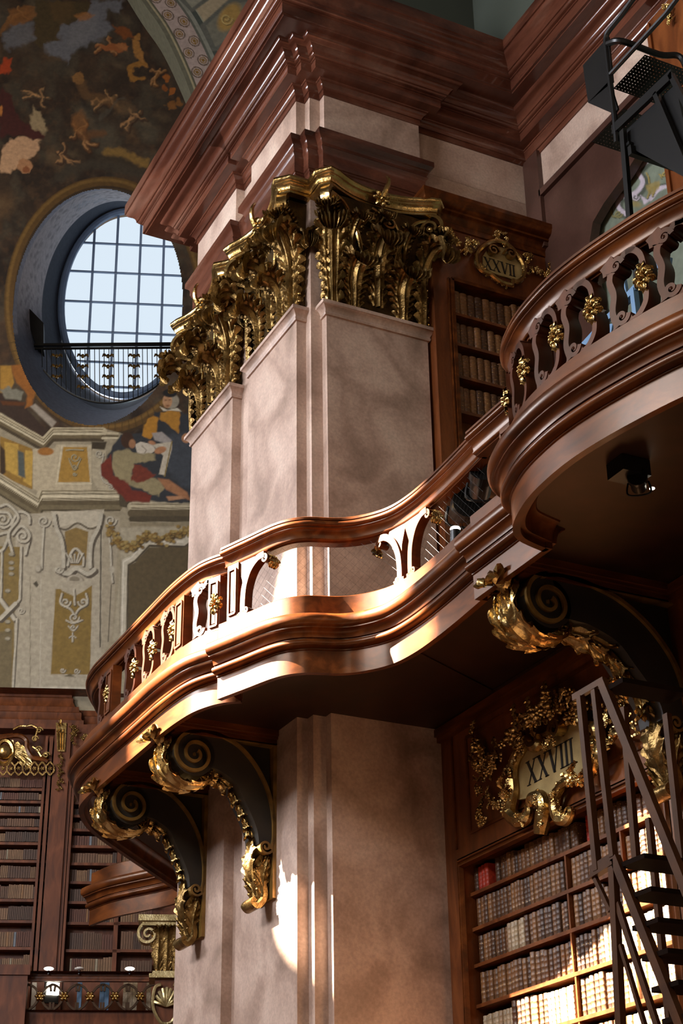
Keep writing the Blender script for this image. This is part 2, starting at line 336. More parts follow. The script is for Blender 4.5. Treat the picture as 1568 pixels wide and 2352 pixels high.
# niche back wall: pale frieze, brown architrave with an arched soffit, painted recess behind
m = MB(); m.box(10.1, 10.35, 5.0, 14.25, 13.38, 14.05); o = m.build('trim_2', 'pier_marble', at_=(10.1, 14, 13.4)); o['kind'] = 'structure'
m = MB()
arc = [(14.37, 5.9), (13.15, 5.9), (13.15, 12.0), (13.05, 12.22), (12.8, 12.33), (12.3, 12.45), (11.6, 12.75), (11.0, 13.0), (10, 13.2), (5, 13.25), (5.0, 13.38), (14.37, 13.38)]
m.prism([(10.09, y, z) for y, z in arc], (.12, 0, 0)); m.box(10.03, 10.12, 5, 14.05, 13.30, 13.40); m.box(10.03, 10.12, 14.02, 14.36, 12.5, 14.06)
o = m.build('wall_niche', 'dark_marble', at_=(10.1, 14, 6)); o['kind'] = 'structure'
# vault above the cornice
m = MB(); m.box(9.3, 9.5, 4, 14.2, 15.1, 22); m.box(7.2, 9.5, 14.2, 14.5, 15.1, 22); o = m.build('ceiling', None, at_=(9.4, 14, 15.2)); o['kind'] = 'structure'
mt, nt, b = newmat('vault_paint'); b.inputs['Roughness'].default_value = .9
tx = nt.nodes.new('ShaderNodeTexNoise'); tx.inputs['Scale'].default_value = 2; rp = nt.nodes.new('ShaderNodeValToRGB'); nt.links.new(tx.outputs[0], rp.inputs[0])
rp.color_ramp.elements[0].color = L4('#2a3028'); rp.color_ramp.elements[1].color = L4('#4c5246'); nt.links.new(rp.outputs[0], b.inputs['Base Color']); o.data.materials.append(mt)
# ================================================================== GILDED CAPITALS
def build_capital(parent, w, d):
    """Corinthian capital of a flat pilaster; local frame u=x, outward -y, z up from 0 to H"""
    H = 1.79
    root = parent
    cap = empty('capital', (0, 0, 10.86)); cap.parent = root
    hw = w/2
    def O(s): s.location = s.location; return s
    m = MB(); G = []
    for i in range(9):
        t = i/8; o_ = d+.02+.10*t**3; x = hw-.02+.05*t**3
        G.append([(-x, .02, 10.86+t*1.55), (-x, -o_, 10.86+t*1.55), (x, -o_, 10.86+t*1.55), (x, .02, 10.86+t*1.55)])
    m.grid(G); m.build('bell', 'shadow_gilding', cap)
    def lf(u, z0, z1, W, out, name='acanthus_leaf', rot=0, y0=None):
        y = -(d+.03) if y0 is None else y0; Hh = z1-z0
        U = np.array((math.cos(rot), math.sin(rot), 0)); D = np.array((math.sin(rot), -math.cos(rot), 0)); c = np.array((u, y, 0))
        sp = [c+D*a+np.array((0, 0, 10.86+z0+b*Hh)) for a, b in ((0, 0), (.02, .3), (.03, .62), (out*.35, .86), (out*.8, 1.0), (out*1.2, .96), (out*1.3, .84), (out*1.05, .77))]
        m = MB(); plume(m, sp, U, W*.92); return m.build(name, 'old_gilding', cap)
    for u in (-.34, .34): lf(u, .02, .60, .27, .26)
    for u in (0,): lf(u, .12, 1.02, .25, .30); lf(u, 1.0, 1.32, .13, .26)
    for s_ in (-1, 1):
        lf(s_*(hw-.07), .02, 1.06, .24, .33, rot=s_*.45)
        lf(s_*(hw-.03), .02, 1.0, .13, .24, rot=s_*PI/2*.98, y0=-d*.5)
        lf(s_*.36, .74, 1.20, .15, .28); lf(s_*(hw-.06), .98, 1.24, .17, .32, rot=s_*.6)
    def volute(c, A, r, wd, name, a0, turns, flip=1):
        m = MB(); S = spiral(c, A, (0, 0, 1), r, r*.13, a0, turns*flip, 44)
        D = np.cross(np.array(A, float), (0, 0, 1.)); m.ribbon(S, D*wd, np.linspace(r*.26, r*.12, 45), np.linspace(1, .55, 45)); m.ball(c, r*.22, 5, (1, 1, 1))
        return m.build(name, 'gilding', cap)
    for s_ in (-1, 1):
        A = np.array((s_*.80, -.60, 0)); 
        c = np.array((s_*(hw+.01), -(d+.17), 10.86+1.39)); volute(c, A, .185, .13, 'volute', PI*.5, -1.9)
        A2 = np.array((s_*1., 0, 0)); c = np.array((s_*.13, -(d+.13), 10.86+1.33)); volute(c, -A2, .13, .09, 'volute', PI*.5, -1.7)
        m = MB(); m.tube(catmull([(s_*.22, -(d+.05), 10.86+.55), (s_*.24, -(d+.08), 10.86+.9), (s_*.30, -(d+.10), 10.86+1.2), (s_*.16, -(d+.13), 10.86+1.44)]), .022, 6)
        m.tube(catmull([(s_*.24, -(d+.08), 10.86+.8), (s_*.34, -(d+.10), 10.86+1.15), (s_*.50, -(d+.14), 10.86+1.42), (s_*hw, -(d+.17), 10.86+1.53)]), .024, 6); m.build('stem', 'gilding', cap)
        m = MB()
        for k in range(9): m.ball((s_*(hw+.035), -(d-.02), 10.86+.1+.1*k), .02, 4)
        m.build('bead_string', 'gilding', cap)
    # abacus with concave sides and cut horns
    N_ = 14; pth = [(-hw-.16, .02), (-hw-.16, -d-.16), (-hw-.06, -d-.26)]
    for i in range(N_+1):
        u = -1+2*i/N_; pth.append((u*(hw-.02), -d-.08-.16*abs(u)**2.2))
    pth += [(hw+.06, -d-.26), (hw+.16, -d-.16), (hw+.16, .02)]
    pr = [(-.5 if 0 else -.08, 1.56), (0, 1.565), (0, 1.60), (.012, 1.605)]+[(a, b) for a, b in bez((.012, 1.605), (.02, 1.66), (.055, 1.68), 4)]+[(.055, 1.70), (.07, 1.71), (.085, 1.74), (.075, 1.775), (.04, 1.79), (-.2, 1.79)]
    m = MB(); sweep(m, pth[::-1] if 0 else pth, [(-a, 10.86+b) for a, b in pr]); m.build('abacus', 'gilding', cap)
    m = MB(); flower(m, (0, -(d+.20), 10.86+1.62), (0, -1, -.1), .13, 7, .5); m.tube(catmull([(0, -(d+.24), 10.86+1.62), (.02, -(d+.30), 10.86+1.72), (.05, -(d+.31), 10.86+1.84), (.04, -(d+.27), 10.86+1.93)]), [.045-.0016*i for i in range(19)], 7); m.build('fleuron', 'gilding', cap)
    return cap
tmp = empty('marble_pilaster', (0, 0, 0), 'pink marble pilaster with gilded capital on the side of the pier facing the camera', 'pilaster', 'pilasters of the pier')
pilaster_shaft(tmp, 1.415, .122, -1.6, 10.86); build_capital(tmp, 1.415, .122)
p2_ = copy_tree(tmp); p3_ = copy_tree(tmp)
tmp.location = (7.68, 14.37, 0); tmp.scale = (1.36/1.415, 1, 1)
for q, y, lb in ((p2_, 15.2115, 'pink marble pilaster with gilded capital on the pier front, sunlit near one by the corner'), (p3_, 17.147, 'pink marble pilaster with gilded capital at the far left end of the pier front')):
    q.location = (6.853, y, 0); q.rotation_euler = (0, 0, -PI/2); q['label'] = lb
# ================================================================== GALLERY
gal = empty('library_gallery', (6.7, 12.5, 5.5), 'polished walnut gallery with scroll balustrade curving round the marble pier', 'gallery')
bayP = catmull([(8.2, 5.2), (7.3, 5.6), (6.85, 6.1), (6.56, 6.5), (6.36, 6.85), (6.20, 7.25), (6.09, 7.69), (6.02, 8.1), (6.0, 8.45), (6.03, 8.85), (6.1, 9.15), (6.2, 9.4), (6.36, 9.58), (6.66, 9.68)], 5)
pedP = np.array([(6.635, 9.60), (6.635, 10.72)])
sP = catmull([(6.69, 10.70), (6.725, 11.17), (6.745, 11.6), (6.74, 11.99), (6.685, 12.31), (6.54, 12.56), (6.356, 12.72), (6.043, 12.842), (5.85, 13.05), (5.693, 13.477), (5.565, 13.84)], 6)
frP = catmull([(5.80, 13.80), (5.66, 13.90), (5.55, 14.08), (5.47, 14.36), (5.425, 14.9), (5.42, 15.6), (5.42, 16.3), (5.42, 17.0), (5.425, 17.5), (5.50, 17.95), (5.75, 18.5), (6.1, 19.0), (6.7, 19.7), (7.4, 20.5), (8.1, 21.3)], 6)
PIECES = [('bay', bayP), ('pedestal', pedP), ('curve', sP), ('front', frP)]
prof_body = [(-.2, 5.76), (-.19, 5.74)]+bez((-.19, 5.74), (-.11, 5.73), (-.10, 5.60), 4)+[(-.06, 5.60), (-.06, 5.547), (0, 5.547), (0, 5.77), (.014, 5.775), (.014, 5.79), (.024, 5.792)]+bez((.024, 5.792), (.085, 5.795), (.08, 5.835), 5)+bez((.08, 5.835), (.08, 5.86), (.045, 5.865), 3)+[(.045, 5.88), (.06, 5.882)]+bez((.06, 5.882), (.065, 5.94), (.115, 5.955), 6)+[(.125, 5.957), (.125, 5.97)]+bez((.125, 5.97), (.175, 5.98), (.172, 6.045), 6)+bez((.172, 6.045), (.168, 6.10), (.10, 6.11), 5)+[(.03, 6.115), (.03, 6.13), (0, 6.135), (0, 6.335), (-.01, 6.345), (-.2, 6.345), (-.2, 6.15)]
prof_rail = [(-.20, 6.955), (-.10, 6.955), (-.095, 6.965)]+bez((-.09, 6.965), (-.065, 6.97), (-.065, 6.99), 4)+[(-.075, 6.995)]+bez((-.075, 6.995), (-.07, 7.06), (-.03, 7.08), 5)+[(-.022, 7.083), (-.022, 7.093)]+bez((-.02, 7.093), (.012, 7.10), (.01, 7.125), 4)+bez((.01, 7.125), (.008, 7.145), (-.01, 7.15), 3)+[(-.01, 7.158), (.0, 7.16), (.0, 7.183), (-.008, 7.19), (-.19, 7.19), (-.20, 7.18)]
for nm, P in PIECES:
    m = MB(); sweep(m, P, prof_body, cap=True); m.build('fascia_moulding', 'walnut', gal)
    m = MB(); sweep(m, P, prof_rail, cap=True); m.build('handrail', 'walnut', gal)
def off(P, o):
    P = np.array(P, float); T = np.gradient(P, axis=0); T /= np.linalg.norm(T, axis=1)[:, None]; return P+np.stack([-T[:, 1], T[:, 0]], 1)*o
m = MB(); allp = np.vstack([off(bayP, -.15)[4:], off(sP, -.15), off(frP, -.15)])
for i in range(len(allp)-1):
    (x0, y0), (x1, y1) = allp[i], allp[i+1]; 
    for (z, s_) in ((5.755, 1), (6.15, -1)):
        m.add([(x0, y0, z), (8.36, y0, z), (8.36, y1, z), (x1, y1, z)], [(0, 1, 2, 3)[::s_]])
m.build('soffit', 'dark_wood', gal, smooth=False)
m = MB()     # raised frames on the soffit boarding
for y0, y1 in ((10.9, 12.4), ):
    for a, b in (((7.0, y0), (8.2, y0)), ((8.2, y0), (8.2, y1+.6)), ((8.2, y1+.6), (7.0, y1)), ((7.0, y1), (7.0, y0))): m.bar((*a, 5.75), (*b, 5.75), .05, .02)
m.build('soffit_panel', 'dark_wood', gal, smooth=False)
def frame_at(P, x, y):
    i = int(np.argmin(np.hypot(P[:, 0]-x, P[:, 1]-y))); i = min(max(i, 1), len(P)-2)
    t = P[i+1]-P[i-1]; t /= np.hypot(*t); return P[i], t
def place(o, P, x, y, inn=.09, z=0):
    c, t = frame_at(P, x, y); n = np.array([-t[1], t[0]])
    # local x = along rail towards the camera, local -y outward
    c = c-n*inn; o.location = (c[0]-6.7, c[1]-12.5, z-5.5); o.rotation_euler = (0, 0, math.atan2(-t[1], -t[0])); return o
# baluster: linked C scrolls with a gilded rosette (local: u=x, outward -y, z 0..0.61)
def make_baluster():
    m = MB(); C = (0, .11, 0); H = .61
    def crv(pts, th, wd=.125): th = [t_*1.9 for t_ in th]; m.ribbon(catmull([(a*1.28, 0, b) for a, b in pts], 6), (0, wd, 0), th)
    def vol(cx, cz, r, a0, tn): cx *= 1.28; r *= 1.2; m.ribbon(spiral((cx, 0, cz), (1, 0, 0), (0, 0, 1), r, r*.2, a0, tn, 22), (0, .14, 0), np.linspace(.042, .02, 23)); m.ball((cx, -.066, cz), .015, 4)
    vol(-.075, .53, .056, 0, 1.25); vol(-.07, .088, .056, 0, -1.25)
    crv([(-.037, .535), (-.01, .592), (.05, .585), (.10, .51), (.115, .40), (.105, .33)], [.026]*31)
    crv([(.105, .28), (.115, .20), (.10, .10), (.04, .028), (-.01, .025), (-.028, .085)], [.026]*31)
    crv([(-.12, .50), (-.135, .42), (-.115, .30), (-.135, .16), (-.11, .03)], [.05, .045]+[.03]*21+[.04, .06])
    crv([(-.15, .61), (-.13, .56), (-.125, .5)], [.07]*13); crv([(.07, .61), (.05, .59), (0, .595)], [.02]*13)
    o = m.build('baluster', 'baluster_wood', None)
    m = MB(); N_ = (0, -1, 0); flower(m, (.138, -.06, .305), N_, .088, 6, .55); flower(m, (.138, -.09, .305), N_, .042, 5, .8)
    for th in (PI/2, -PI/2, .5, PI-.5, -.5, PI+.5):
        d_ = np.array((math.cos(th), 0, math.sin(th))); c_ = np.array((.138, -.06, .305)); k_ = .13 if abs(math.sin(th)) > .9 else .09
        leaf(m, [c_+d_*.03, c_+d_*k_*.6+np.array((0, -.03, 0)), c_+d_*k_, c_+d_*k_*1.1+np.array((0, .02, 0))], np.cross(d_, (0, 1, 0)), .035, lobes=3, nt=9, nu=4, depth=.4)
    r = m.build('rosette', 'gilding', o); return o
bal0 = make_baluster(); KB = [(frP, 5.44, y) for y in (14.20, 15.085, 15.611, 16.19, 17.112)]+[(bayP, x, y) for x, y in ((6.3, 9.44), (6.18, 9.005), (6.1, 8.535), (6.1, 8.076), (6.13, 7.609), (6.25, 7.15), (6.5, 6.72), (6.85, 6.2), (7.3, 5.75), (7.9, 5.4))]
for i, (P, x, y) in enumerate(KB):
    b_ = bal0 if i == 0 else copy_tree(bal0); b_.parent = gal; place(b_, P, x, y-.05 if P is frP else y, .10, 6.345)
# small pedestal panels between the balusters
def make_panel(w_, nm='pedestal_panel'):
    m = MB(); m.box(-w_/2, w_/2, -.05, .06, 0, .61); o = m.build(nm, 'walnut', None, smooth=False)
    m = MB(); k = w_/2-.03
    for a, b in (((-k, .06), (k, .06)), ((k, .06), (k, .55)), ((k, .55), (-k, .55)), ((-k, .55), (-k, .06))): m.bar((a[0], -.055, a[1]), (b[0], -.055, b[1]), .022, .022, (0, 1, 0))
    m.box(-k+.03, k-.03, -.056, -.04, .09, .52); m.build('raised_frame', 'case_wood', o, smooth=False); return o
for P, x, y, w_ in ((frP, 5.44, 16.86, .22), (frP, 5.44, 14.72, .20), (frP, 5.5, 14.0, .16), (sP, 5.59, 13.70, .16), (pedP, 6.63, 9.95, .48)):
    o = make_panel(w_); o.parent = gal
    if P is pedP: o.location = (6.72-6.7, 9.98-12.5, 6.345-5.5); o.rotation_euler = (0, 0, -PI/2)
    else: place(o, P, x, y, .08, 6.345)
# open scroll corbels that carry the rail of the curved part
def make_corbel(flip=1):
    m = MB(); f = flip
    P = catmull([(0, 0, .03), (f*.0, 0, .16), (f*.02, 0, .32), (f*.09, 0, .47), (f*.20, 0, .56), (f*.30, 0, .575)], 7)
    m.ribbon(P, (0, .10, 0), np.linspace(.05, .036, len(P))); m.ribbon(P+np.array((0, -.035, 0)), (0, .05, 0), .068)
    m.ribbon(spiral((f*.30, 0, .53), (1, 0, 0), (0, 0, 1), .045, .01, PI/2, -f*1.3, 24), (0, .11, 0), .022)
    m.ribbon(spiral((f*.045, 0, .045), (1, 0, 0), (0, 0, 1), .04, .01, PI, -f*1.2, 20), (0, .12, 0), .02)
    m.box(min(-f*.06, f*.06), max(-f*.06, f*.06), -.06, .06, 0, .05)
    m.prism([(0, -.04, .1), (f*.01, -.04, .3), (f*.07, -.04, .46), (f*.17, -.04, .56), (f*.15, -.04, .605), (-f*.10, -.04, .605), (-f*.03, -.04, .4)][::f], (0, .08, 0))
    o = m.build('corbel', 'walnut', None)
    m = MB(); c = np.array((f*.36, 0, .50))
    for k in (-1, 0, 1): leaf(m, [c+np.array(v) for v in ((-f*.02, 0, .07), (f*.03, k*.01, .02), (f*.035, k*.02, -.04), (-f*.01, k*.03, -.08))], (0.2, 1, 0), .05, lobes=3, nt=12, nu=5, depth=.3)
    m.build('gilded_leaf', 'gilding', o); return o
for P, x, y, f in ((sP, 5.62, 13.52, 1), (sP, 6.66, 12.22, -1), (sP, 6.70, 12.02, 1), (pedP, 6.64, 10.25, -1)):
    o = make_corbel(f); o.parent = gal; place(o, P, x, y, .09, 6.345)
# bird net of fine wire behind the open part
m = MB(); netP = off(sP, -.13); L = np.concatenate([[0], np.cumsum(np.hypot(*np.diff(netP, axis=0).T))])
def npos(s_, z): return (np.interp(s_, L, netP[:, 0]), np.interp(s_, L, netP[:, 1]), z)
for k in range(-6, 40):
    for d in (1, -1):
        s0 = k*.10; pts = [(s0+d*t, 6.36+t) for t in np.linspace(0, .6, 5)]; pts = [npos(a, b) for a, b in pts if 0 < a < L[-1]]
        if len(pts) > 1: m.tube(pts, .0008, 3, cap=False)
m.build('safety_net', 'net_wire', gal)
# ================================================================== SCROLL BRACKETS
def bpt(px, py):
    p = at(px, py, 1, 15.006); return np.array((6.73-p[0], p[2]))
def make_bracket(L=1.0, label=None, loc=(0, 0, 0)):
    """local: outward -y, x across; L stretches the arm, the volutes keep their size"""
    W_ = .41; vc = bpt(449, 1730); lc = bpt(611.5, 1944)
    st = lambda d: d*L if d < .9 else .9*L+(d-.9)
    def Q(px, py): d, z = bpt(px, py); return np.array((0, -(st(d) if d < vc[0] else st(vc[0])+d-vc[0]), z))
    V = np.array((0, -st(vc[0]), vc[1])); LV = np.array((0, -st(lc[0]), lc[1]))
    root = empty('scroll_bracket', (0, 0, 0), label, 'bracket')
    arm = catmull([Q(438, 1682), Q(470, 1679), Q(497, 1684), Q(544, 1708), Q(581, 1747), Q(606, 1790), Q(622, 1834), Q(630, 1885), Q(630, 1926), Q(622, 1950)], 6)
    inner = catmull([Q(470, 1758), Q(490, 1762), Q(509, 1768), Q(544, 1795), Q(564, 1834), Q(582, 1872), Q(594, 1905), Q(598, 1935)], 6)
    m = MB(); k = W_/2-.035
    # recessed cheeks
    poly = [*arm[4:], *inner[::-1]]; m.prism([p+np.array((-k, 0, 0)) for p in poly], (2*k, 0, 0))
    th = np.linspace(0, 2*PI, 28, endpoint=False); m.prism([V+np.array((-k, -.23*math.cos(a), .23*math.sin(a))) for a in th], (2*k, 0, 0))
    wall = [np.array((0, -.05, 4.05)), np.array((0, -.05, 5.60)), Q(497, 1684)+np.array((0, 0, .04)), *arm[12:-6]]
    m.prism([np.array(p)+np.array((-k+.05, 0, 0)) for p in wall], (2*k-.1, 0, 0))
    m.build('cheek', 'bracket_wood', root, smooth=False)
    m = MB(); C = (W_, 0, 0)
    m.ribbon(arm, C, .035); S = spiral(V, (0, 1, 0), (0, 0, 1), .25, .045, PI*.5, 1.9, 60)
    m.ribbon(S, C, np.linspace(.036, .03, 61)); m.ball(V, .045, 5, (W_*.5/.045, 1, 1))
    S2 = spiral(LV, (0, 1, 0), (0, 0, 1), .085, .012, 0, -1.6, 30); m.ribbon(S2, C, .024)
    m.ribbon([np.array((0, -.02, z)) for z in (3.98, 4.5, 5.1, 5.62)], C, .04); m.ribbon([(0, -.02, 5.60), (0, -.5*L, 5.60), Q(470, 1679)], C, .03)
    m.build('scroll_band', 'bracket_rim', root)
    # moulded block under the gallery beam
    m = MB(); x = W_/2
    for (a, z0, z1, e_) in ((0, 5.60, 5.66, .0), (0, 5.66, 5.69, .03), (0, 5.69, 5.76, .05)): m.box(-x-e_, x+e_, -st(1.16)-e_, 0, z0, z1)
    m.build('moulded_block', 'walnut', root, smooth=False)
    # acanthus that wraps the front of the big volute
    m = MB(); a_ = [V+np.array((0, -r*math.cos(t), r*math.sin(t))) for t, r in ((2.1, .33), (1.55, .33), (1.15, .31), (.6, .31), (0, .31), (-.6, .31), (-1.2, .31), (-1.8, .31), (-2.3, .31), (-2.65, .27))]
    leaf(m, [V+np.array((0, -.30, .16)), *a_[4:]][::-1], (1, 0, 0), .19, lobes=7, nt=48, nu=8, depth=.22, tipw=.6)
    for s_ in (-1, 1): leaf(m, [p+np.array((s_*.13, 0, 0)) for p in a_[3:]][::-1], (s_*.7, -.5, 0), .10, lobes=6, nt=36, nu=6, depth=.3)
    leaf(m, [V+np.array((0, -.27, .02)), V+np.array((0, -.31, .12)), V+np.array((0, -.40, .21)), V+np.array((0, -.48, .20)), V+np.array((0, -.48, .13))], (1, 0, 0), .19, lobes=4, nt=24, nu=7, depth=.35, tipw=.8)
    m.build('acanthus_leaf', 'gilding', root)
    # string of bellflowers along the inner edge
    G = np.array([Q(488, 1768), Q(520, 1779), Q(552, 1808), Q(570, 1840), Q(583, 1870), Q(592, 1895)]); 
    for i, p in enumerate(G):
        q = G[min(i+1, len(G)-1)] if i < len(G)-1 else p+np.array((0, 0, -.1)); t = (q-p); t /= np.linalg.norm(t); nn = np.cross((1, 0, 0), t)
        m = MB(); s_ = (.135-.009*i)*(1 if L == 1 else 1.45)
        for a in range(5):
            th = 2*PI*a/5; r = np.array((1, 0, 0))*math.cos(th)+nn*math.sin(th)
            leaf(m, [p-t*s_*.6, p+t*s_*.1+r*s_*.35, p+t*s_*.8+r*s_*.5, p+t*s_*1.1+r*s_*.85], np.cross(r, t), s_*.42, lobes=2, nt=10, nu=4, depth=.35)
        m.ball(p-t*s_*.6, s_*.25, 4); m.build('bellflower', 'gilding', root)
    # long leaf and little scroll foot below
    m = MB(); F0 = [LV+np.array((0, -.06, .16)), LV+np.array((0, -.10, .02)), LV+np.array((0, -.13, -.16)), LV+np.array((0, -.05, -.36)), LV+np.array((0, .0, -.52))]
    leaf(m, F0[::-1], (1, 0, 0), .15, lobes=5, nt=36, nu=7, depth=.25, tipw=.5)
    m.ribbon(catmull([LV+np.array((0, .03, -.05)), LV+np.array((0, -.07, -.20)), LV+np.array((0, .02, -.40)), LV+np.array((0, .02, -.52)), LV+np.array((0, -.05, -.60)), LV+np.array((0, -.11, -.56)), LV+np.array((0, -.08, -.52))], 6), (.26, 0, 0), [.07]*9+[.05]*28)
    for s_ in (-1, 1): leaf(m, [LV+np.array((s_*.10, .0, -.50)), LV+np.array((s_*.13, .0, -.3)), LV+np.array((s_*.16, .02, -.16)), LV+np.array((s_*.17, .03, -.08))], (0, 1, 0), .11, lobes=5, nt=26, nu=6, depth=.3)
    leaf(m, [LV+np.array((0, .0, .05)), LV+np.array((0, -.04, .13)), LV+np.array((0, -.05, .22)), LV+np.array((0, -.10, .30))], (1, 0, 0), .13, lobes=4, nt=18, nu=6, depth=.3)
    m.build('scroll_foot', 'old_gilding', root)
    root.location = loc; root.rotation_euler = (0, 0, -PI/2); return root
b1 = make_bracket(1.0, 'gilded scroll bracket under the gallery on the pier front, the sunlit one by the corner', (6.73, 15.2115, 0))
b2 = copy_tree(b1); b2.location = (6.73, 17.147, 0); b2['label'] = 'shaded scroll bracket under the gallery on the left pilaster, in front of the far bookshelves'
b3 = make_bracket(1.46, 'long gilded scroll bracket under the gallery above the XXVIII bookcase', (8.36, 10.375, 0))
for b_ in (b1, b2, b3): b_['group'] = 'gallery brackets'
# ================================================================== ROTUNDA WALL (painted, with the oval window)
FA = math.radians(20.68); FE = np.array([math.cos(FA), -math.sin(FA), 0]); FN = np.array([math.sin(FA), math.cos(FA), 0]); DW = 38.58
def far(s, z, D=DW): return FE*s+FN*D+np.array([0, 0, 1.])*z
def far_at(px, py, D=DW):
    d = ray(px, py); p = d*(D/(d@FN)); return p@FE, p[2]
def photo_xy(P):
    z = P@FW; return 784+FPX*(P@RT)/z, 1176-FPX*(P@UP)/z
_lat = rng.random((8, 64, 64))
def vnoise(x, y, seed=0):
    L_ = _lat[seed % 8]; xi = np.floor(x).astype(int); yi = np.floor(y).astype(int); fx = x-xi; fy = y-yi; fx = fx*fx*(3-2*fx); fy = fy*fy*(3-2*fy)
    g = lambda a, b: L_[(a % 64), (b % 64)]
    return (g(xi, yi)*(1-fx)+g(xi+1, yi)*fx)*(1-fy)+(g(xi, yi+1)*(1-fx)+g(xi+1, yi+1)*fx)*fy
def fbm(x, y, s, seed=0, o=5):
    r = 0; a = 1; t = 0
    for i in range(o): r = r+a*vnoise(x/s*2**i+i*7.3, y/s*2**i+i*3.1, seed+i); t += a; a *= .55
    return r/t
class Paint:
    """brush strokes laid on the plaster in the mural's own drawing units"""
    def __init__(s, X, Y): s.X = X; s.Y = Y; s.C = np.zeros((len(X), 3)); s.sx, s.sy, s.k = 0, 0, 1
    def frame(s, x, y, k): s.sx, s.sy, s.k = x, y, k
    def T(s, p): p = np.array(p, float).reshape(-1, 2); return p/s.k+np.array([s.sx, s.sy])
    def fill(s, col): s.C[:] = np.array(lin(hx(col)))
    def mix(s, idx, a, col): c = np.array(lin(hx(col))); s.C[idx] = s.C[idx]*(1-a[:, None])+c*a[:, None]
    def box_(s, q, m): return np.where((s.X > q[:, 0].min()-m) & (s.X < q[:, 0].max()+m) & (s.Y > q[:, 1].min()-m) & (s.Y < q[:, 1].max()+m))[0]
    def poly(s, col, pts, soft=1.2, a=1, wob=0):
        q = s.T(pts); I = s.box_(q, 6); x, y = s.X[I], s.Y[I]
        if wob: x = x+(vnoise(x/9, y/9, 1)-.5)*wob; y = y+(vnoise(x/9, y/9, 2)-.5)*wob
        ins = np.zeros(len(I), bool); dist = np.full(len(I), 1e9); n = len(q)
        for i in range(n):
            x0, y0 = q[i]; x1, y1 = q[(i+1) % n]
            c = ((y0 > y) != (y1 > y)) & (x < (x1-x0)*(y-y0)/(y1-y0+1e-12)+x0); ins ^= c
            L2 = (x1-x0)**2+(y1-y0)**2+1e-9; t = np.clip(((x-x0)*(x1-x0)+(y-y0)*(y1-y0))/L2, 0, 1); dist = np.minimum(dist, np.hypot(x-x0-t*(x1-x0), y-y0-t*(y1-y0)))
        s.mix(I, np.clip(.5+np.where(ins, dist, -dist)/(2*soft), 0, 1)*a, col)
    def ell(s, col, cx, cy, rx, ry, rot=0, soft=1.2, a=1):
        c = s.T((cx, cy))[0]; rx, ry = rx/s.k, ry/s.k; R = max(rx, ry)+6; I = s.box_(np.array([c-R, c+R]), 0); dx, dy = s.X[I]-c[0], s.Y[I]-c[1]
        co_, si = math.cos(rot), math.sin(rot); u = (dx*co_+dy*si)/rx; v = (-dx*si+dy*co_)/ry; d = (np.hypot(u, v)-1)*min(rx, ry)
        s.mix(I, np.clip(.5-d/(2*soft), 0, 1)*a, col)
    def line(s, col, pts, wd, soft=.8, a=1, curve=False):
        q = s.T(pts); 
        if curve: q = catmull(q, 5)
        wd = wd/s.k/2; I = s.box_(q, wd+3); x, y = s.X[I], s.Y[I]; dist = np.full(len(I), 1e9)
        for i in range(len(q)-1):
            x0, y0 = q[i]; x1, y1 = q[i+1]; L2 = (x1-x0)**2+(y1-y0)**2+1e-9; t = np.clip(((x-x0)*(x1-x0)+(y-y0)*(y1-y0))/L2, 0, 1); dist = np.minimum(dist, np.hypot(x-x0-t*(x1-x0), y-y0-t*(y1-y0)))
        s.mix(I, np.clip(.5+(wd-dist)/(2*soft), 0, 1)*a, col)
    def scroll(s, cx, cy, r, a0, turns, wd, light='#b3ab98', dark='#544b3e'):
        th = np.linspace(0, 1, 26); p = [(cx+r*(1-.85*t)*math.cos(a0+2*PI*turns*t), cy+r*(1-.85*t)*math.sin(a0+2*PI*turns*t)) for t in th]
        s.line(dark, np.array(p)+wd*.35, wd*1.1); s.line(light, p, wd*.8)
    def stroke(s, pts, wd, light='#b3ab98', dark='#544b3e', curve=True): s.line(dark, np.array(pts, float)+wd*.35, wd*1.1, curve=curve); s.line(light, pts, wd*.8, curve=curve)
def set_paint(o, C):
    a = o.data.color_attributes.new('paint', 'FLOAT_COLOR', 'POINT'); a.data.foreach_set('color', np.hstack([np.clip(C, 0, 1), np.ones((len(C), 1))]).ravel().astype(np.float32))
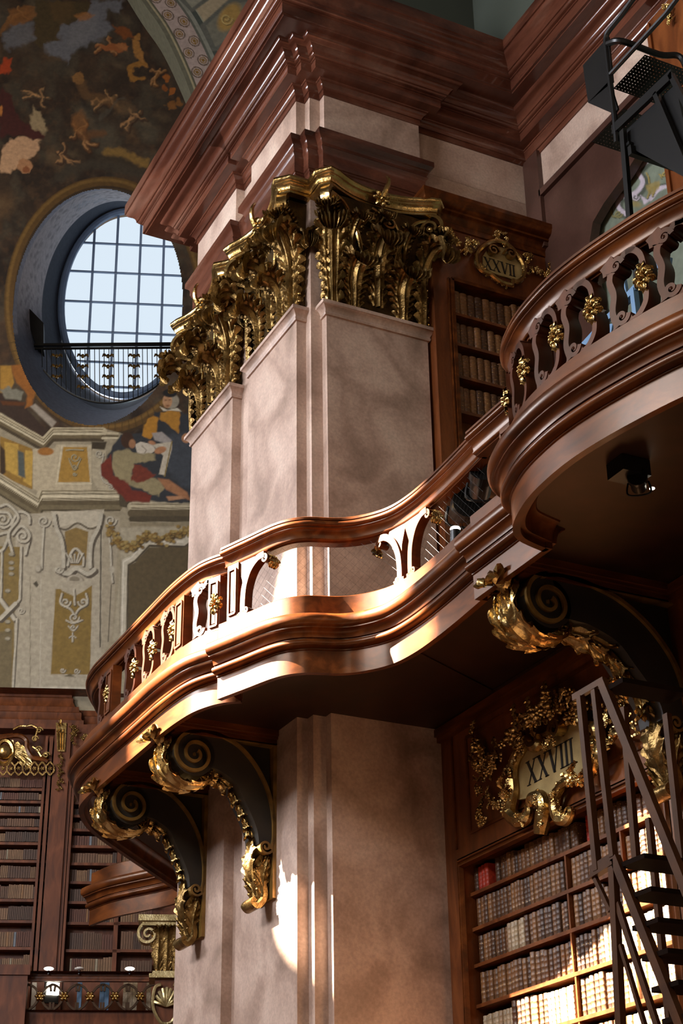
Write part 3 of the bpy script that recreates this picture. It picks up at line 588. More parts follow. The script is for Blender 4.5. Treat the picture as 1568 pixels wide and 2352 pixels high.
def paint_mural(X, Y):
    p = Paint(X, Y)
    # --- vault: brown clouds with figures
    wx, wy = fbm(X, Y, 70, 2, 3), fbm(X, Y, 70, 4, 3); n1 = fbm(X+160*(wx-.5), Y+160*(wy-.5), 80, 0); n2 = fbm(X, Y, 40, 3); n3 = fbm(X, Y, 14, 5)
    c0, c1, c2, c3 = [np.array(lin(hx(c))) for c in ('#281d14', '#453424', '#544b3a', '#5f4228')]
    t = np.clip((n1-.32)*3, 0, 1)[:, None]; u = np.clip((n2-.45)*4, 0, 1)[:, None]; v = np.clip((n3-.5)*4, 0, 1)[:, None]
    p.C[:] = (c0*(1-t)+c1*t)*(1-.5*u)+c2*.5*u; p.C[:] = p.C*(1-.35*v)+c3*.35*v
    p.X = X+(vnoise(X/11, Y/11, 1)-.5)*9+(vnoise(X/4, Y/4, 3)-.5)*3; p.Y = Y+(vnoise(X/11, Y/11, 2)-.5)*9+(vnoise(X/4, Y/4, 5)-.5)*3
    p.frame(0, 0, 2.8)
    P, E, Ln = p.poly, p.ell, p.line
    for q in range(34):
        a, b, r_ = rng.uniform(-40, 1100), rng.uniform(0, 1350), rng.uniform(50, 130); E(('#57503f', '#3a2c1e', '#6a4e30', '#4a4438', '#35281b')[q % 5], a, b, r_, r_*.6, rng.uniform(0, 3), 12, .55); E('#776347', a-r_*.25, b-r_*.3, r_*.45, r_*.18, rng.uniform(0, 1), 6, .35)
    def fig(x, y, s_, ro, c='#94663a', d='#3a2414', h='#bd8c5a'):
        def R(u, v): return (x+s_*(u*math.cos(ro)-v*math.sin(ro)), y+s_*(u*math.sin(ro)+v*math.cos(ro)))
        for dc, off_, wd in ((d, 6, 1.3), (c, 0, 1), (h, -5, .35)):
            Ln(dc, [(a+off_, b+off_) for a, b in (R(0, .3), R(.1, 1.0), R(.5, 1.6))], 26*s_/60*wd, 2, .85, True); Ln(dc, [(a+off_, b+off_) for a, b in (R(0, .4), R(-.3, 1.1), R(-.2, 1.7))], 24*s_/60*wd, 2, .85, True)
            Ln(dc, [(a+off_, b+off_) for a, b in (R(0, -.5), R(.7, -.4), R(1.1, -.9))], 18*s_/60*wd, 2, .85, True); Ln(dc, [(a+off_, b+off_) for a, b in (R(0, -.5), R(-.6, -.1), R(-1.0, -.3))], 18*s_/60*wd, 2, .85, True)
            E(dc, *[v+off_ for v in R(0, 0)], s_*.34*wd, s_*.62*wd, ro, 2, .9); E(dc, *[v+off_ for v in R(.05, -.92)], s_*.24*wd, s_*.28*wd, ro, 2, .9)
    for a in ((690, 640, 60, 1.2, '#5e4a30'), (520, 860, 70, -.6, '#6a4626'), (860, 760, 55, .8, '#5c4630'), (330, 130, 60, 1.0, '#5a4522'), (100, 1010, 50, 2.4), (1010, 480, 45, .4, '#7d5428'), (250, 620, 60, 1.7, '#5a4a34'), (700, 300, 50, 1.5, '#8f5a30'), (130, 90, 45, 1.2, '#84592e'), (420, 1010, 60, -.9, '#503a28')): fig(*a)
    sky, sky2 = '#6c6b6e', '#7c7a7a'
    P(sky, [(600, 0), (790, 0), (770, 90), (700, 60), (670, 120), (720, 180), (700, 240), (590, 280), (500, 320), (430, 400), (300, 340), (260, 300), (380, 250), (380, 160), (460, 150), (560, 70)], 4, wob=8)
    P(sky, [(20, 210), (90, 150), (210, 130), (220, 270), (120, 290), (50, 330), (10, 270)], 5, .8, wob=8); P(sky2, [(450, 170), (560, 120), (620, 60), (640, 200), (520, 280), (430, 300)], 6, .5, wob=10)
    P('#4c3d22', [(230, 0), (560, 0), (590, 60), (480, 140), (390, 160), (370, 250), (260, 310), (220, 280), (230, 120)], 3, wob=9); P('#5e4726', [(300, 0), (480, 10), (470, 110), (400, 160), (340, 120)], 5, .7, wob=9)
    P('#8a5a2c', [(60, 60), (220, 40), (230, 100), (150, 150), (40, 170), (0, 230), (0, 180)], 3, .8, wob=8)
    P('#a06a35', [(480, 100), (560, 75), (600, 100), (560, 130), (500, 140)], 3, .8); 
    P('#7d451c', [(720, 160), (820, 180), (880, 250), (800, 250), (740, 200)], 3, wob=5); P('#9a5a2e', [(610, 290), (700, 280), (790, 280), (830, 300), (760, 340), (680, 320)], 2, wob=4); E('#a4683a', 780, 300, 40, 20, .3)
    Ln('#a57338', [(870, 270), (890, 340), (930, 420)], 36, 2, curve=True); E('#a57338', 885, 240, 20, 16)
    Ln('#9a6a2c', [(930, 410), (860, 410), (830, 460), (860, 500), (920, 505)], 32, 2, curve=True)
    E('#a05c22', 1075, 505, 20, 20); E('#a05c22', 1110, 585, 26, 30); E('#8a4e1e', 1060, 560, 18, 22); E('#8c5a26', 1100, 680, 34, 30, a=.8); E('#8c5a26', 1150, 660, 18, 28, a=.8)
    P('#b0431c', [(0, 420), (30, 380), (80, 380), (60, 440), (70, 460), (20, 470), (0, 460)], 2, wob=4)
    E('#8b6234', 505, 500, 32, 36); Ln('#7a5630', [(520, 540), (560, 620), (680, 640), (760, 690)], 60, 5, .5, True); E('#8a5a2e', 510, 790, 50, 75, .1, 4, .7); Ln('#6d4726', [(530, 880), (600, 860), (660, 850)], 40, 4, .8, True)
    P('#a08a66', [(205, 690), (250, 710), (300, 830), (290, 870), (250, 870), (185, 800)], 3, wob=5)
    P('#c49a74', [(0, 960), (80, 900), (130, 880), (260, 900), (250, 960), (210, 1010), (150, 1040), (60, 1110), (0, 1100)], 3, wob=5); E('#b28058', 155, 1070, 50, 52); E('#8c5432', 165, 1095, 22, 20)
    P('#48201a', [(0, 560), (70, 600), (110, 740), (160, 800), (290, 850), (290, 880), (240, 900), (130, 870), (40, 880), (0, 900)], 3, wob=5); E('#c27a3a', 2, 715, 14, 30)
    Ln('#544d40', [(640, 760), (760, 650), (800, 640)], 18, 3, .7, True); E('#6c5438', 800, 700, 60, 40, 0, 8, .7); 
    Ln('#8a6a34', [(690, 980), (780, 990), (930, 1050)], 60, 3, .9, True); Ln('#3c3122', [(640, 1010), (780, 1040), (900, 1100)], 46, 5, .9, True); Ln('#40372a', [(380, 1140), (480, 1080), (620, 1060), (760, 1080), (900, 1120)], 60, 5, .9, True)
    # ochre moulding round the oval window
    p.X, p.Y = X, Y
    p.frame(0, 0, 1)
    th = np.linspace(0, 2*PI, 60); cx, cy, rx, ry = 242, 700, 222, 284
    rim = [(cx+rx*math.cos(a), cy+ry*math.sin(a)) for a in th]
    Ln('#3b2b18', np.array(rim)+3, 26, 1.5); Ln('#5d431e', rim, 21, 1.2); Ln('#7a5c2c', [(x-3, y-3) for x, y in rim], 7, 1.5, .8)
    for a in np.linspace(PI*.1, PI*.9, 36): Ln('#4c3816', [(cx+212*math.cos(a), cy+273*math.sin(a)), (cx+232*math.cos(a+.012), cy+295*math.sin(a+.012))], 2.4, .8, .8)
    # --- painted architecture under the window, drawing units of 1/3.096
    p.frame(0, 840, 3.096)
    base = p.X*0; I = np.where((Y > 840+(400+0*X)/3.096+np.maximum(0, (330-X*3.096)*-.0)) & (X > -80))[0]
    wallc = '#958a72'
    P(wallc, [(-400, 330), (0, 330), (310, 520), (380, 440), (730, 445), (860, 480), (1000, 560), (1500, 560), (1500, 2500), (-400, 2500)])
    P('#3a2a20', [(-300, 100), (0, 100), (60, 200), (180, 290), (340, 470), (300, 500), (0, 330), (-300, 330)], wob=5); P('#a67c34', [(0, 0), (80, 0), (100, 120), (60, 200), (0, 190)], 2); P('#915a24', [(80, 0), (180, 0), (250, 180), (230, 280), (180, 300), (190, 200), (110, 120)], 2, wob=6)
    P('#7c7868', [(0, 170), (60, 150), (160, 190), (150, 240), (40, 240)], 2, wob=8); P('#5c3416', [(0, 250), (180, 260), (170, 285), (20, 280)], 2); P('#9a8f80', [(215, 290), (250, 270), (400, 400), (370, 440)], 2)
    cor = [(-40, 350), (0, 372), (310, 545), (380, 470), (730, 470)]
    for dy, wd, c in ((0, 62, '#b7aa8c'), (-18, 7, '#6d6046'), (2, 6, '#5a4e38'), (14, 6, '#d1c5a6'), (36, 26, '#6a5c42'), (58, 22, '#4a3e2b')): Ln(c, [(x, y+dy) for x, y in cor], wd, .8, curve=False)
    for dy, c in ((480, '#b7aa8c'), (500, '#61553d'), (515, '#c6ba9c')): Ln(c, [(728, dy), (838, dy)], 14, .7)
    P('#3d3323', [(650, 540), (760, 540), (740, 610), (650, 600)], 1.5)
    # left bays with ochre vases
    P('#8b6a2e', [(0, 500), (230, 590), (230, 880), (0, 780)], 1); P('#b39043', [(30, 540), (130, 560), (150, 800), (40, 740)], 1.2); P('#b39043', [(180, 600), (235, 610), (225, 860), (165, 820)], 1.2); P('#3c2c1c', [(0, 560), (35, 600), (40, 760), (0, 790)], 2); P('#4f5450', [(125, 600), (170, 620), (180, 800), (130, 780)], 2)
    P('#b2a488', [(235, 590), (390, 590), (400, 560), (650, 560), (650, 900), (280, 900), (235, 870)], 1); E('#97642c', 325, 610, 58, 28); P('#9f7a36', [(450, 578), (618, 578), (640, 828), (412, 828)], .8); Ln('#c8bc9e', [(440, 570), (400, 840), (650, 840)], 8)
    for yy, r in ((650, 34), (720, 22), (770, 14)): p.scroll(530, yy, r, 0, 1.2, 9, '#9c9478', '#5e4c28')
    p.stroke([(470, 600), (530, 595), (590, 600)], 10, '#9c9478', '#5e4c28'); p.stroke([(490, 660), (500, 690), (530, 740), (560, 690), (575, 660)], 9, '#9c9478', '#5e4c28')
    P('#a89c82', [(655, 590), (755, 600), (740, 700), (760, 800), (830, 860), (820, 890), (700, 890), (655, 800)], 1); p.scroll(705, 625, 30, 0, 1.5, 9); p.stroke([(735, 640), (715, 740), (735, 820), (800, 850), (815, 870)], 12); p.scroll(790, 865, 22, 0, 1.2, 8)
    # lower cornice
    lo = [(-40, 790), (0, 812), (275, 985), (300, 925), (850, 925)]
    for dy, wd, c in ((0, 84, '#b4a88c'), (-34, 8, '#6d6046'), (-14, 7, '#544a34'), (4, 10, '#d0c4a6'), (22, 7, '#5c5038'), (52, 40, '#5c5039'), (84, 36, '#6f6349'), (104, 12, '#473d2a')): Ln(c, [(x, y+dy) for x, y in lo], wd, .8)
    for y0, y1, c in ((890, 965, '#4b4130'),): P(c, [(845, 890), (935, 935), (945, 1020), (850, 1000)], 1)
    for dy, wd, c in ((1000, 60, '#b0a488'), (985, 6, '#645840'), (1012, 6, '#564a34'), (1050, 56, '#5a4e38'), (1090, 40, '#4a402e'), (1128, 26, '#857960')): Ln(c, [(935, dy), (1500, dy)], wd, .8)
    # pilaster with scroll console
    P('#a59b86', [(110, 1060), (740, 1020), (720, 2350), (100, 2350)], 1); P('#9c917b', [(730, 1060), (850, 1080), (800, 1900), (720, 2100)], 1)
    P('#b3a994', [(360, 1035), (740, 1035), (720, 1130), (600, 1180), (550, 1120), (400, 1150)], 1); Ln('#5d5343', [(380, 1140), (470, 1165), (550, 1120), (640, 1160), (720, 1130)], 14, curve=True)
    P('#80683a', [(460, 1180), (540, 1150), (628, 1180), (610, 1420), (470, 1420)], 1)
    for sg, pts in ((1, [(385, 1060), (400, 1150), (435, 1230), (450, 1330), (450, 1430)]), (1, [(720, 1060), (700, 1150), (655, 1240), (640, 1330), (640, 1430)])): p.stroke(pts, 32)
    p.scroll(310, 1105, 46, 0, 1.5, 14); p.stroke([(310, 1150), (300, 1300), (295, 1440)], 18); E('#6b6252', 275, 1450, 24, 26); E('#aaa18e', 270, 1442, 20, 22); p.scroll(785, 1100, 42, 0, 1.5, 14); p.stroke([(765, 1150), (785, 1300), (790, 1440), (800, 1540)], 16); E('#aaa18e', 795, 1450, 18, 26)
    p.stroke([(480, 1420), (500, 1340), (540, 1300), (590, 1360), (590, 1420)], 20); 
    for dx in (-60, -30, 0, 30, 60): p.stroke([(530+dx*.4, 1400), (530+dx, 1340-abs(dx)*.1)], 12)
    p.stroke([(400, 1450), (480, 1480), (540, 1440), (620, 1480), (670, 1450)], 36); p.scroll(420, 1450, 30, 0, 1.2, 10); E('#6b6150', 535, 1540, 66, 52); E('#a89e8b', 530, 1530, 58, 44); E('#7b715e', 530, 1520, 36, 24); 
    Ln('#3f382c', [(718, 1140), (712, 2000)], 9, .7); Ln('#5c5344', [(792, 1560), (770, 1960)], 8, .7); P('#4b4436', [(235, 1550), (260, 1530), (275, 1560), (260, 1578)], 1)
    P('#7d6531', [(395, 1590), (655, 1560), (640, 2195), (360, 2195)], .8); P('#a69c87', [(395, 1540), (440, 1600), (530, 1640), (600, 1600), (655, 1560), (655, 1530), (395, 1530)], 1)
    p.scroll(465, 1680, 36, 0, 1.3, 14); p.scroll(590, 1680, 36, PI, -1.3, 14); p.stroke([(440, 1620), (430, 1690), (500, 1730), (530, 1780)], 16); p.stroke([(610, 1620), (620, 1690), (560, 1730), (530, 1780)], 16); p.stroke([(525, 1590), (530, 1700)], 16)
    p.scroll(525, 1790, 38, 0, 1.4, 12); p.stroke([(470, 1810), (520, 1830), (585, 1808)], 12); p.scroll(520, 1860, 24, 0, 1.2, 10); p.stroke([(485, 1850), (520, 1885), (555, 1850)], 9); p.stroke([(515, 1900), (515, 1960)], 12); p.stroke([(490, 1935), (515, 1920), (540, 1935)], 8)
    p.scroll(445, 2165, 20, 0, 1.2, 9); p.scroll(545, 2170, 22, 0, 1.2, 9); P('#5d543f', [(450, 2210), (500, 2190), (540, 2215)], 1); Ln('#b9b09c', [(215, 2330), (225, 2290), (640, 2290)], 16); P('#8d8674', [(90, 2310), (660, 2300), (660, 2350), (90, 2350)], 1); Ln('#7c735f', [(215, 1500), (215, 2290)], 5); Ln('#b8af9b', [(290, 1500), (285, 2290)], 5)
    # left panel with grey strapwork
    P('#7d683a', [(-60, 1280), (150, 1290), (140, 1660), (100, 1760), (100, 2330), (-60, 2330)], 1); P('#6d6044', [(-60, 1900), (90, 1880), (80, 2330), (-60, 2330)], 3)
    for pts in ([(0, 1040), (60, 1050), (80, 1110), (30, 1150), (-20, 1130)], [(80, 1130), (130, 1040), (200, 1060), (210, 1120)], [(90, 1200), (150, 1140), (210, 1200), (190, 1300), (180, 1340)], [(-10, 1200), (60, 1190), (30, 1290), (0, 1320)], [(0, 1000), (60, 990), (130, 1080), (60, 1190), (80, 1300), (90, 1340)]): p.stroke(pts, 22)
    p.scroll(20, 1090, 44, 0, 1.3, 16); p.scroll(160, 1210, 52, 0, 1.4, 18); p.stroke([(150, 1290), (140, 1660), (110, 1700)], 20, curve=False); p.stroke([(12, 1330), (5, 1640)], 18, curve=False); p.stroke([(0, 1660), (60, 1740), (100, 1800)], 34); p.stroke([(110, 1690), (60, 1740), (0, 1800)], 34); p.stroke([(120, 1800), (90, 2290)], 18, curve=False); p.scroll(150, 1740, 26, 0, 1.2, 10)
    for yy in (1340, 1400, 1440, 1480, 1600, 1820, 1880, 1940): E('#4f4632', 84-(yy > 1500)*26, yy+4, 20, 14); E('#9b927c', 80-(yy > 1500)*26, yy, 18, 12)
    # right field: garland and framed olive panel
    P('#a0967f', [(850, 1150), (1500, 1150), (1500, 2000), (800, 1960), (860, 1400)], 1)
    P('#564931', [(915, 1420), (960, 1400), (1060, 1290), (1310, 1290), (1360, 1250), (1560, 1250), (1560, 2000), (905, 2000)], 1); Ln('#4a4030', [(903, 1900), (912, 1420), (965, 1385), (1062, 1280), (1310, 1288), (1380, 1240)], 14)
    Ln('#b7ae9a', [(872, 1900), (884, 1395), (940, 1368), (1045, 1250), (1305, 1258), (1370, 1200)], 40, 1); Ln('#8b816c', [(850, 1900), (862, 1390)], 10); Ln('#cfc7b4', [(868, 1900), (878, 1395), (936, 1362), (1040, 1246), (1300, 1252)], 8)
    g = catmull([(770, 1160), (830, 1240), (900, 1290), (960, 1280), (1040, 1210), (1140, 1240), (1220, 1210), (1290, 1190), (1370, 1150)], 9)
    for i, q in enumerate(g):
        for k in range(3):
            a, b = q+rng.normal(0, 16, 2); E('#3d2f18', a+5, b+5, 15, 13, a=.8); E(('#8a6f3a', '#75592a', '#96804c')[(i+k) % 3], a, b, 13, 11)
    # the draughtsman and the seated pupil
    P('#2f3134', [(760, 640), (860, 490), (1000, 480), (1100, 330), (1160, 330), (1290, 330), (1500, 420), (1500, 975), (1120, 975), (830, 880), (740, 800)], 2, wob=5)
    P('#3c4046', [(1180, 500), (1360, 470), (1500, 500), (1500, 900), (1300, 860), (1190, 760)], 5, wob=8); P('#2a2c30', [(1100, 340), (1160, 330), (1180, 520), (1120, 480)], 2); E('#8d8574', 1215, 250, 58, 56); E('#b08560', 1190, 252, 34, 48); E('#8a5c3c', 1192, 285, 14, 7); E('#6a4430', 1178, 245, 7, 4); E('#6a4430', 1206, 243, 7, 4); E('#1b1a1a', 1208, 195, 52, 30)
    P('#c3bba8', [(1135, 290), (1190, 315), (1260, 300), (1290, 325), (1220, 320), (1160, 322)], 1); P('#a5742a', [(1140, 335), (1220, 320), (1280, 330), (1270, 485), (1200, 420), (1130, 380)], 1.5, wob=4); P('#a87528', [(1085, 350), (1125, 370), (1120, 480), (1070, 520), (1010, 500), (1020, 420)], 1.5, wob=5); P('#98908a', [(1080, 480), (1150, 470), (1220, 530), (1200, 560), (1100, 530)], 1.5); E('#ad7c58', 1325, 515, 34, 34)
    P('#bdb3a2', [(960, 560), (1000, 540), (1080, 560), (1110, 600), (1050, 640), (975, 620)], 1); P('#b9ae9a', [(1080, 560), (1225, 540), (1220, 600), (1170, 780), (1130, 770), (1160, 640), (1110, 590)], 1); Ln('#7d6a3c', [(1222, 540), (1200, 640), (1170, 785)], 9); E('#a87654', 1080, 548, 26, 14, .3); Ln('#8a7f70', [(1010, 570), (1040, 600), (1030, 620)], 8)
    E('#3b2415', 905, 530, 46, 56); E('#94694a', 940, 555, 24, 32); P('#8f8260', [(810, 620), (900, 590), (960, 620), (1100, 620), (1110, 670), (1020, 690), (960, 690), (930, 780), (1110, 800), (1170, 860), (1130, 930), (980, 870), (830, 820), (790, 720)], 2, wob=6); E('#a2714e', 1140, 600, 44, 24, -.3)
    P('#6b2a1c', [(715, 700), (790, 630), (800, 780), (900, 820), (940, 880), (1080, 920), (1060, 970), (900, 970), (790, 850), (720, 780)], 2, wob=6); P('#6e3020', [(950, 700), (1040, 720), (1110, 780), (1020, 830), (930, 820)], 2, wob=6); P('#9a6a48', [(1120, 800), (1200, 810), (1330, 900), (1355, 960), (1280, 930), (1180, 880)], 2); P('#a87a58', [(1180, 930), (1290, 925), (1310, 945), (1200, 960)], 1.5)
    return p.C
zs = np.arange(13.6, 39.5, .030); ss = np.arange(-9.2, 2.4, .024); SS, ZZ = np.meshgrid(ss, zs, indexing='ij')
PT = far(0, 0)+SS[..., None]*FE+ZZ[..., None]*np.array([0, 0, 1.])
HC = (-2.78, 26.2); HR = (2.40, 4.06)
u = (SS-HC[0])/HR[0]; v = (ZZ-HC[1])/HR[1]; rr = np.hypot(u, v); snap = (rr < 1) & (rr > .975)
hole = rr < .985
idx = -np.ones(SS.shape, int); F = []; keep = ~hole; idx[keep] = np.arange(keep.sum()); ii, jj = np.where(keep[:-1, :-1] & keep[1:, :-1] & keep[1:, 1:] & keep[:-1, 1:])
Fc = np.stack([idx[ii, jj], idx[ii+1, jj], idx[ii+1, jj+1], idx[ii, jj+1]], 1)
me = bpy.data.meshes.new('wall_back'); V = PT[keep]; O_ = far(-3, 13.6); me.from_pydata((V-O_).tolist(), [], Fc.tolist()); me.shade_smooth(); me.materials.append(MATS['fresco'])
o = bpy.data.objects.new('wall_back', me); o.location = O_; COL.objects.link(o); o['kind'] = 'structure'
X, Y = photo_xy(V); set_paint(o, paint_mural(X, Y))
# deep oval reveal
WD = 2.8; D2 = DW+WD
wl, wr, wt, wb = far_at(145, 700, D2), far_at(432, 700, D2), far_at(290, 493, D2), far_at(285, 905, D2)
WC = ((wl[0]+wr[0])/2, (wt[1]+wb[1])/2); WR = ((wr[0]-wl[0])/2, (wt[1]-wb[1])/2)
nA, nT = 260, 60; G = []; meta = []
for i in range(nA):
    a = 2*PI*i/nA
    for j in range(nT+1):
        t = j/nT; s_ = (HC[0]+HR[0]*.995*math.cos(a))*(1-t)+(WC[0]+WR[0]*1.08*math.cos(a))*t; z = (HC[1]+HR[1]*.995*math.sin(a))*(1-t)+(WC[1]+WR[1]*1.08*math.sin(a))*t
        G.append(far(s_, z, DW+WD*t)); meta.append((a, t))
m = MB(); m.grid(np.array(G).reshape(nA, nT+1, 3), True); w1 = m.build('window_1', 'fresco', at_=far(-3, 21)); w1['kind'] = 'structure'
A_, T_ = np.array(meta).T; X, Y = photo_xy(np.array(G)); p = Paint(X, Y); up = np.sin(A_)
lt = np.array(lin(hx('#b9b3b5'))); dk = np.array(lin(hx('#5a6070'))); k = np.clip((up+.35)*2.2, 0, 1)[:, None]; p.C[:] = lt*k+dk*(1-k)  # lit upper half and shaded lower half of the reveal put into its colour
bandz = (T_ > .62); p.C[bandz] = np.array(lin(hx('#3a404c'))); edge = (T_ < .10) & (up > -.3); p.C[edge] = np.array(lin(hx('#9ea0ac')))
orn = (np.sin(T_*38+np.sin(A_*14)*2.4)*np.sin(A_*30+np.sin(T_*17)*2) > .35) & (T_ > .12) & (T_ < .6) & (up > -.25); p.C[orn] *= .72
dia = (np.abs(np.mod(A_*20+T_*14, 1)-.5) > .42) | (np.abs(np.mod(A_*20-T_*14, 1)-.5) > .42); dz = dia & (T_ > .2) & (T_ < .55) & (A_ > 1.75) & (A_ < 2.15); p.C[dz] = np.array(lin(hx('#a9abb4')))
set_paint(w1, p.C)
m = MB(); fr = [(math.cos(a), math.sin(a)) for a in np.linspace(0, 2*PI, 72, endpoint=False)]
m.tube([far(WC[0]+WR[0]*1.03*c, WC[1]+WR[1]*1.03*s_, D2-.05) for c, s_ in fr], .11, 8, closed=True); m.build('window_frame', 'window_iron', w1)
m = MB(); m.add([far(WC[0]+WR[0]*c, WC[1]+WR[1]*s_, D2+.10) for c, s_ in fr], [tuple(range(72))]); m.build('window_pane', 'sky_glass', w1)
m = MB()
for px in (208, 262, 317, 372, 425):
    s_ = far_at(px, 700, D2)[0]; q = (s_-WC[0])/WR[0]
    if abs(q) < 1: h = WR[1]*math.sqrt(1-q*q); m.bar(far(s_+.03, WC[1]-h, D2), far(s_-.03, WC[1]+h, D2), .075, .06, FN)
for py in (562, 628, 697, 765, 834, 890):
    z = far_at(290, py, D2)[1]; q = (z-WC[1])/WR[1]
    if abs(q) < 1: h = WR[0]*math.sqrt(1-q*q); m.bar(far(WC[0]-h, z, D2), far(WC[0]+h, z, D2), .05, .06, FN)
m.build('glazing_bar', 'window_iron', w1)
m = MB(); a0, a1 = far_at(66, 850, DW+1.1), far_at(108, 712, DW+1.1)
m.prism([far(*far_at(*q, DW+1.0), DW+1.0) for q in ((67, 708), (100, 742), (100, 800), (84, 795), (68, 752))], FN*.5); m.build('side_hatch', 'black_metal', w1)
# iron railing before the window
rl = empty('window_railing', far(-2.3, 23.3, DW+.9), 'dark iron railing with gilded drops across the foot of the oval window', 'railing')
DR = DW+.9; L0 = far_at(80, 795, DR); R0 = far_at(440, 790, DR); LB = far_at(105, 880, DR)[1]
def rp(px, py): s_, z = far_at(px, py, DR); return far(s_, z, DR)
m = MB(); m.bar(rp(78, 793), rp(445, 790), .10, .07); m.bar(rp(80, 801), rp(445, 798), .07, .04); m.build('top_rail', 'iron', rl)
def yb(px): return 700+228*math.sqrt(max(0, 1-((px-248)/198)**2))
cv = [rp(px, yb(px)-2) for px in range(100, 441, 10)]
m = MB(); m.tube(cv, .03, 5); m.build('bottom_rail', 'iron', rl)
for px in range(96, 440, 11):
    m = MB(); m.bar(rp(px, 800), rp(px+1, max(805, yb(px)-3)), .022, .022); m.build('baluster', 'iron', rl, smooth=False)
for px in (130, 190, 248, 308, 367, 420):
    m = MB()
    for py in (818, 842, 866, 890):
        if py < yb(px)-4:
            c = rp(px, py); m.ball(c, .055, 4, (1, 1, 1.3))
            for s_ in (-1, 1): leaf(m, [c+FE*s_*.03, c+FE*s_*.12+np.array((0, 0, .05)), c+FE*s_*.17+np.array((0, 0, -.02))], (0, 0, 1), .06, lobes=2, nt=6, nu=3)
    if m.n: m.build('gilded_drop', 'gilding', rl)
# ---- arch of the transverse vault in front of the dome: patterned edge, cream coffered soffit
DA = 30.0
acv = catmull([(150, -260), (255, -110), (325, 0), (372, 68), (412, 150), (441, 225), (470, 330), (492, 450), (505, 560)], 44)
acv = np.array([far_at(x, y, DA) for x, y in acv]); nn = np.stack([acv[:, 1]*0+1, acv[:, 1]*0], 1)
T_ = np.gradient(acv, axis=0); T_ /= np.linalg.norm(T_, axis=1)[:, None]; N2 = np.stack([-T_[:, 1], T_[:, 0]], 1); N2 *= np.sign(N2[:, :1]+1e-9)
wds = np.concatenate([np.linspace(0, 1.6, 130), np.linspace(1.62, 6, 130)]); G = np.array([[far(*(a+n_*w_), DA) for w_ in wds] for a, n_ in zip(acv, N2)])
m = MB(); m.grid(G); m.grid(np.array([[far(*a, DA), far(*a, DA+.8)] for a in acv])); o = m.build('trim_3', 'fresco', at_=far(0, 30, DA)); o['kind'] = 'structure'
WW = np.tile(wds, len(acv)); LL = np.repeat(np.concatenate([[0], np.cumsum(np.linalg.norm(np.diff(acv, axis=0), axis=1))]), len(wds))
V = np.vstack([G.reshape(-1, 3), np.array([[far(*a, DA), far(*a, DA+.8)] for a in acv]).reshape(-1, 3)]); X, Y = photo_xy(V); p = Paint(X, Y); p.fill('#9a8b6e'); W2 = np.concatenate([WW, np.zeros(2*len(acv))]); L2 = np.concatenate([LL, np.zeros(2*len(acv))])
def bnd(a, b, c): p.C[(W2 >= a) & (W2 < b)] = np.array(lin(hx(c)))
bnd(0, .10, '#5d5a48'); bnd(.10, .16, '#938868'); bnd(.16, .20, '#54503e'); bnd(.20, .74, '#9c8a80'); bnd(.74, .80, '#56574c'); bnd(.80, .90, '#7c7c6e'); bnd(.90, 1.02, '#3e443c'); bnd(1.02, 1.06, '#8d8a74')
for k in range(60):
    for c_, r_ in ((.34, .14), (.60, .14)):
        l0 = k*.62+(.31 if c_ > .5 else 0); d_ = np.hypot(W2-c_, (L2-l0)*.8)
        p.C[(d_ < r_) & (d_ > r_*.8)] = np.array(lin(hx('#5b4a3c'))); p.C[(d_ < r_*.6) & (d_ > r_*.42)] = np.array(lin(hx('#74561f'))); p.C[d_ < r_*.28] = np.array(lin(hx('#74561f')))
p.frame(280, 0, 2.8); P, Ln, E = p.poly, p.line, p.ell
P('#58584e', [(370, 0), (450, 80), (560, 0), (560, -200), (370, -200)]); P('#83806e', [(400, -10), (450, 50), (530, -10)]); P('#58584e', [(500, 165), (680, 0), (1000, -200), (1200, 0), (800, 300), (580, 330)]); P('#6f6c5c', [(540, 165), (690, 25), (900, 0), (800, 200), (600, 300)]); E('#9c7c40', 690, 110, 60, 100, .6, 4); p.scroll(670, 120, 40, 0, 1.4, 12, '#b59a5c', '#5c4c28')
set_paint(o, p.C)
# painted recess wall behind the niche opening (green with lilac strapwork)
yy = np.arange(4, 14, .02); zz = np.arange(5.9, 13.5, .02); YY, ZZ = np.meshgrid(yy, zz, indexing='ij'); XX = np.full(YY.shape, 10.28)
m = MB(); m.grid(np.stack([XX, YY, ZZ], -1)); o = m.build('wall_recess', 'fresco', at_=(10.28, 9, 6)); o['kind'] = 'structure'
X, Y = photo_xy(np.stack([XX, YY, ZZ], -1).reshape(-1, 3)); p = Paint(X, Y); p.fill('#6d7564'); p.frame(1300, 0, 4.355); P, Ln, E = p.poly, p.line, p.ell
P('#767f6c', [(650, 1500), (1200, 1500), (1200, 1900), (700, 1900)], 3); Ln('#444a3c', [(870, 1590), (740, 1720), (790, 1830), (700, 1960), (560, 1990), (530, 2080), (600, 2160)], 76, 2, curve=True); Ln('#b9adb5', [(850, 1580), (715, 1700), (765, 1820), (690, 1930), (550, 1970), (515, 2060), (590, 2140)], 44, 1.2, curve=True)
Ln('#b9adb5', [(840, 1990), (930, 1890), (1050, 1850), (1200, 1850)], 44, 1.2, curve=True); Ln('#444a3c', [(800, 1790), (840, 1880), (930, 1850), (1100, 1830)], 16, 1.5, curve=True); p.scroll(690, 1970, 40, 0, 1.3, 16, '#b9adb4', '#4a4a48'); P('#b9adb5', [(740, 1950), (830, 2010), (780, 2050)], 1)
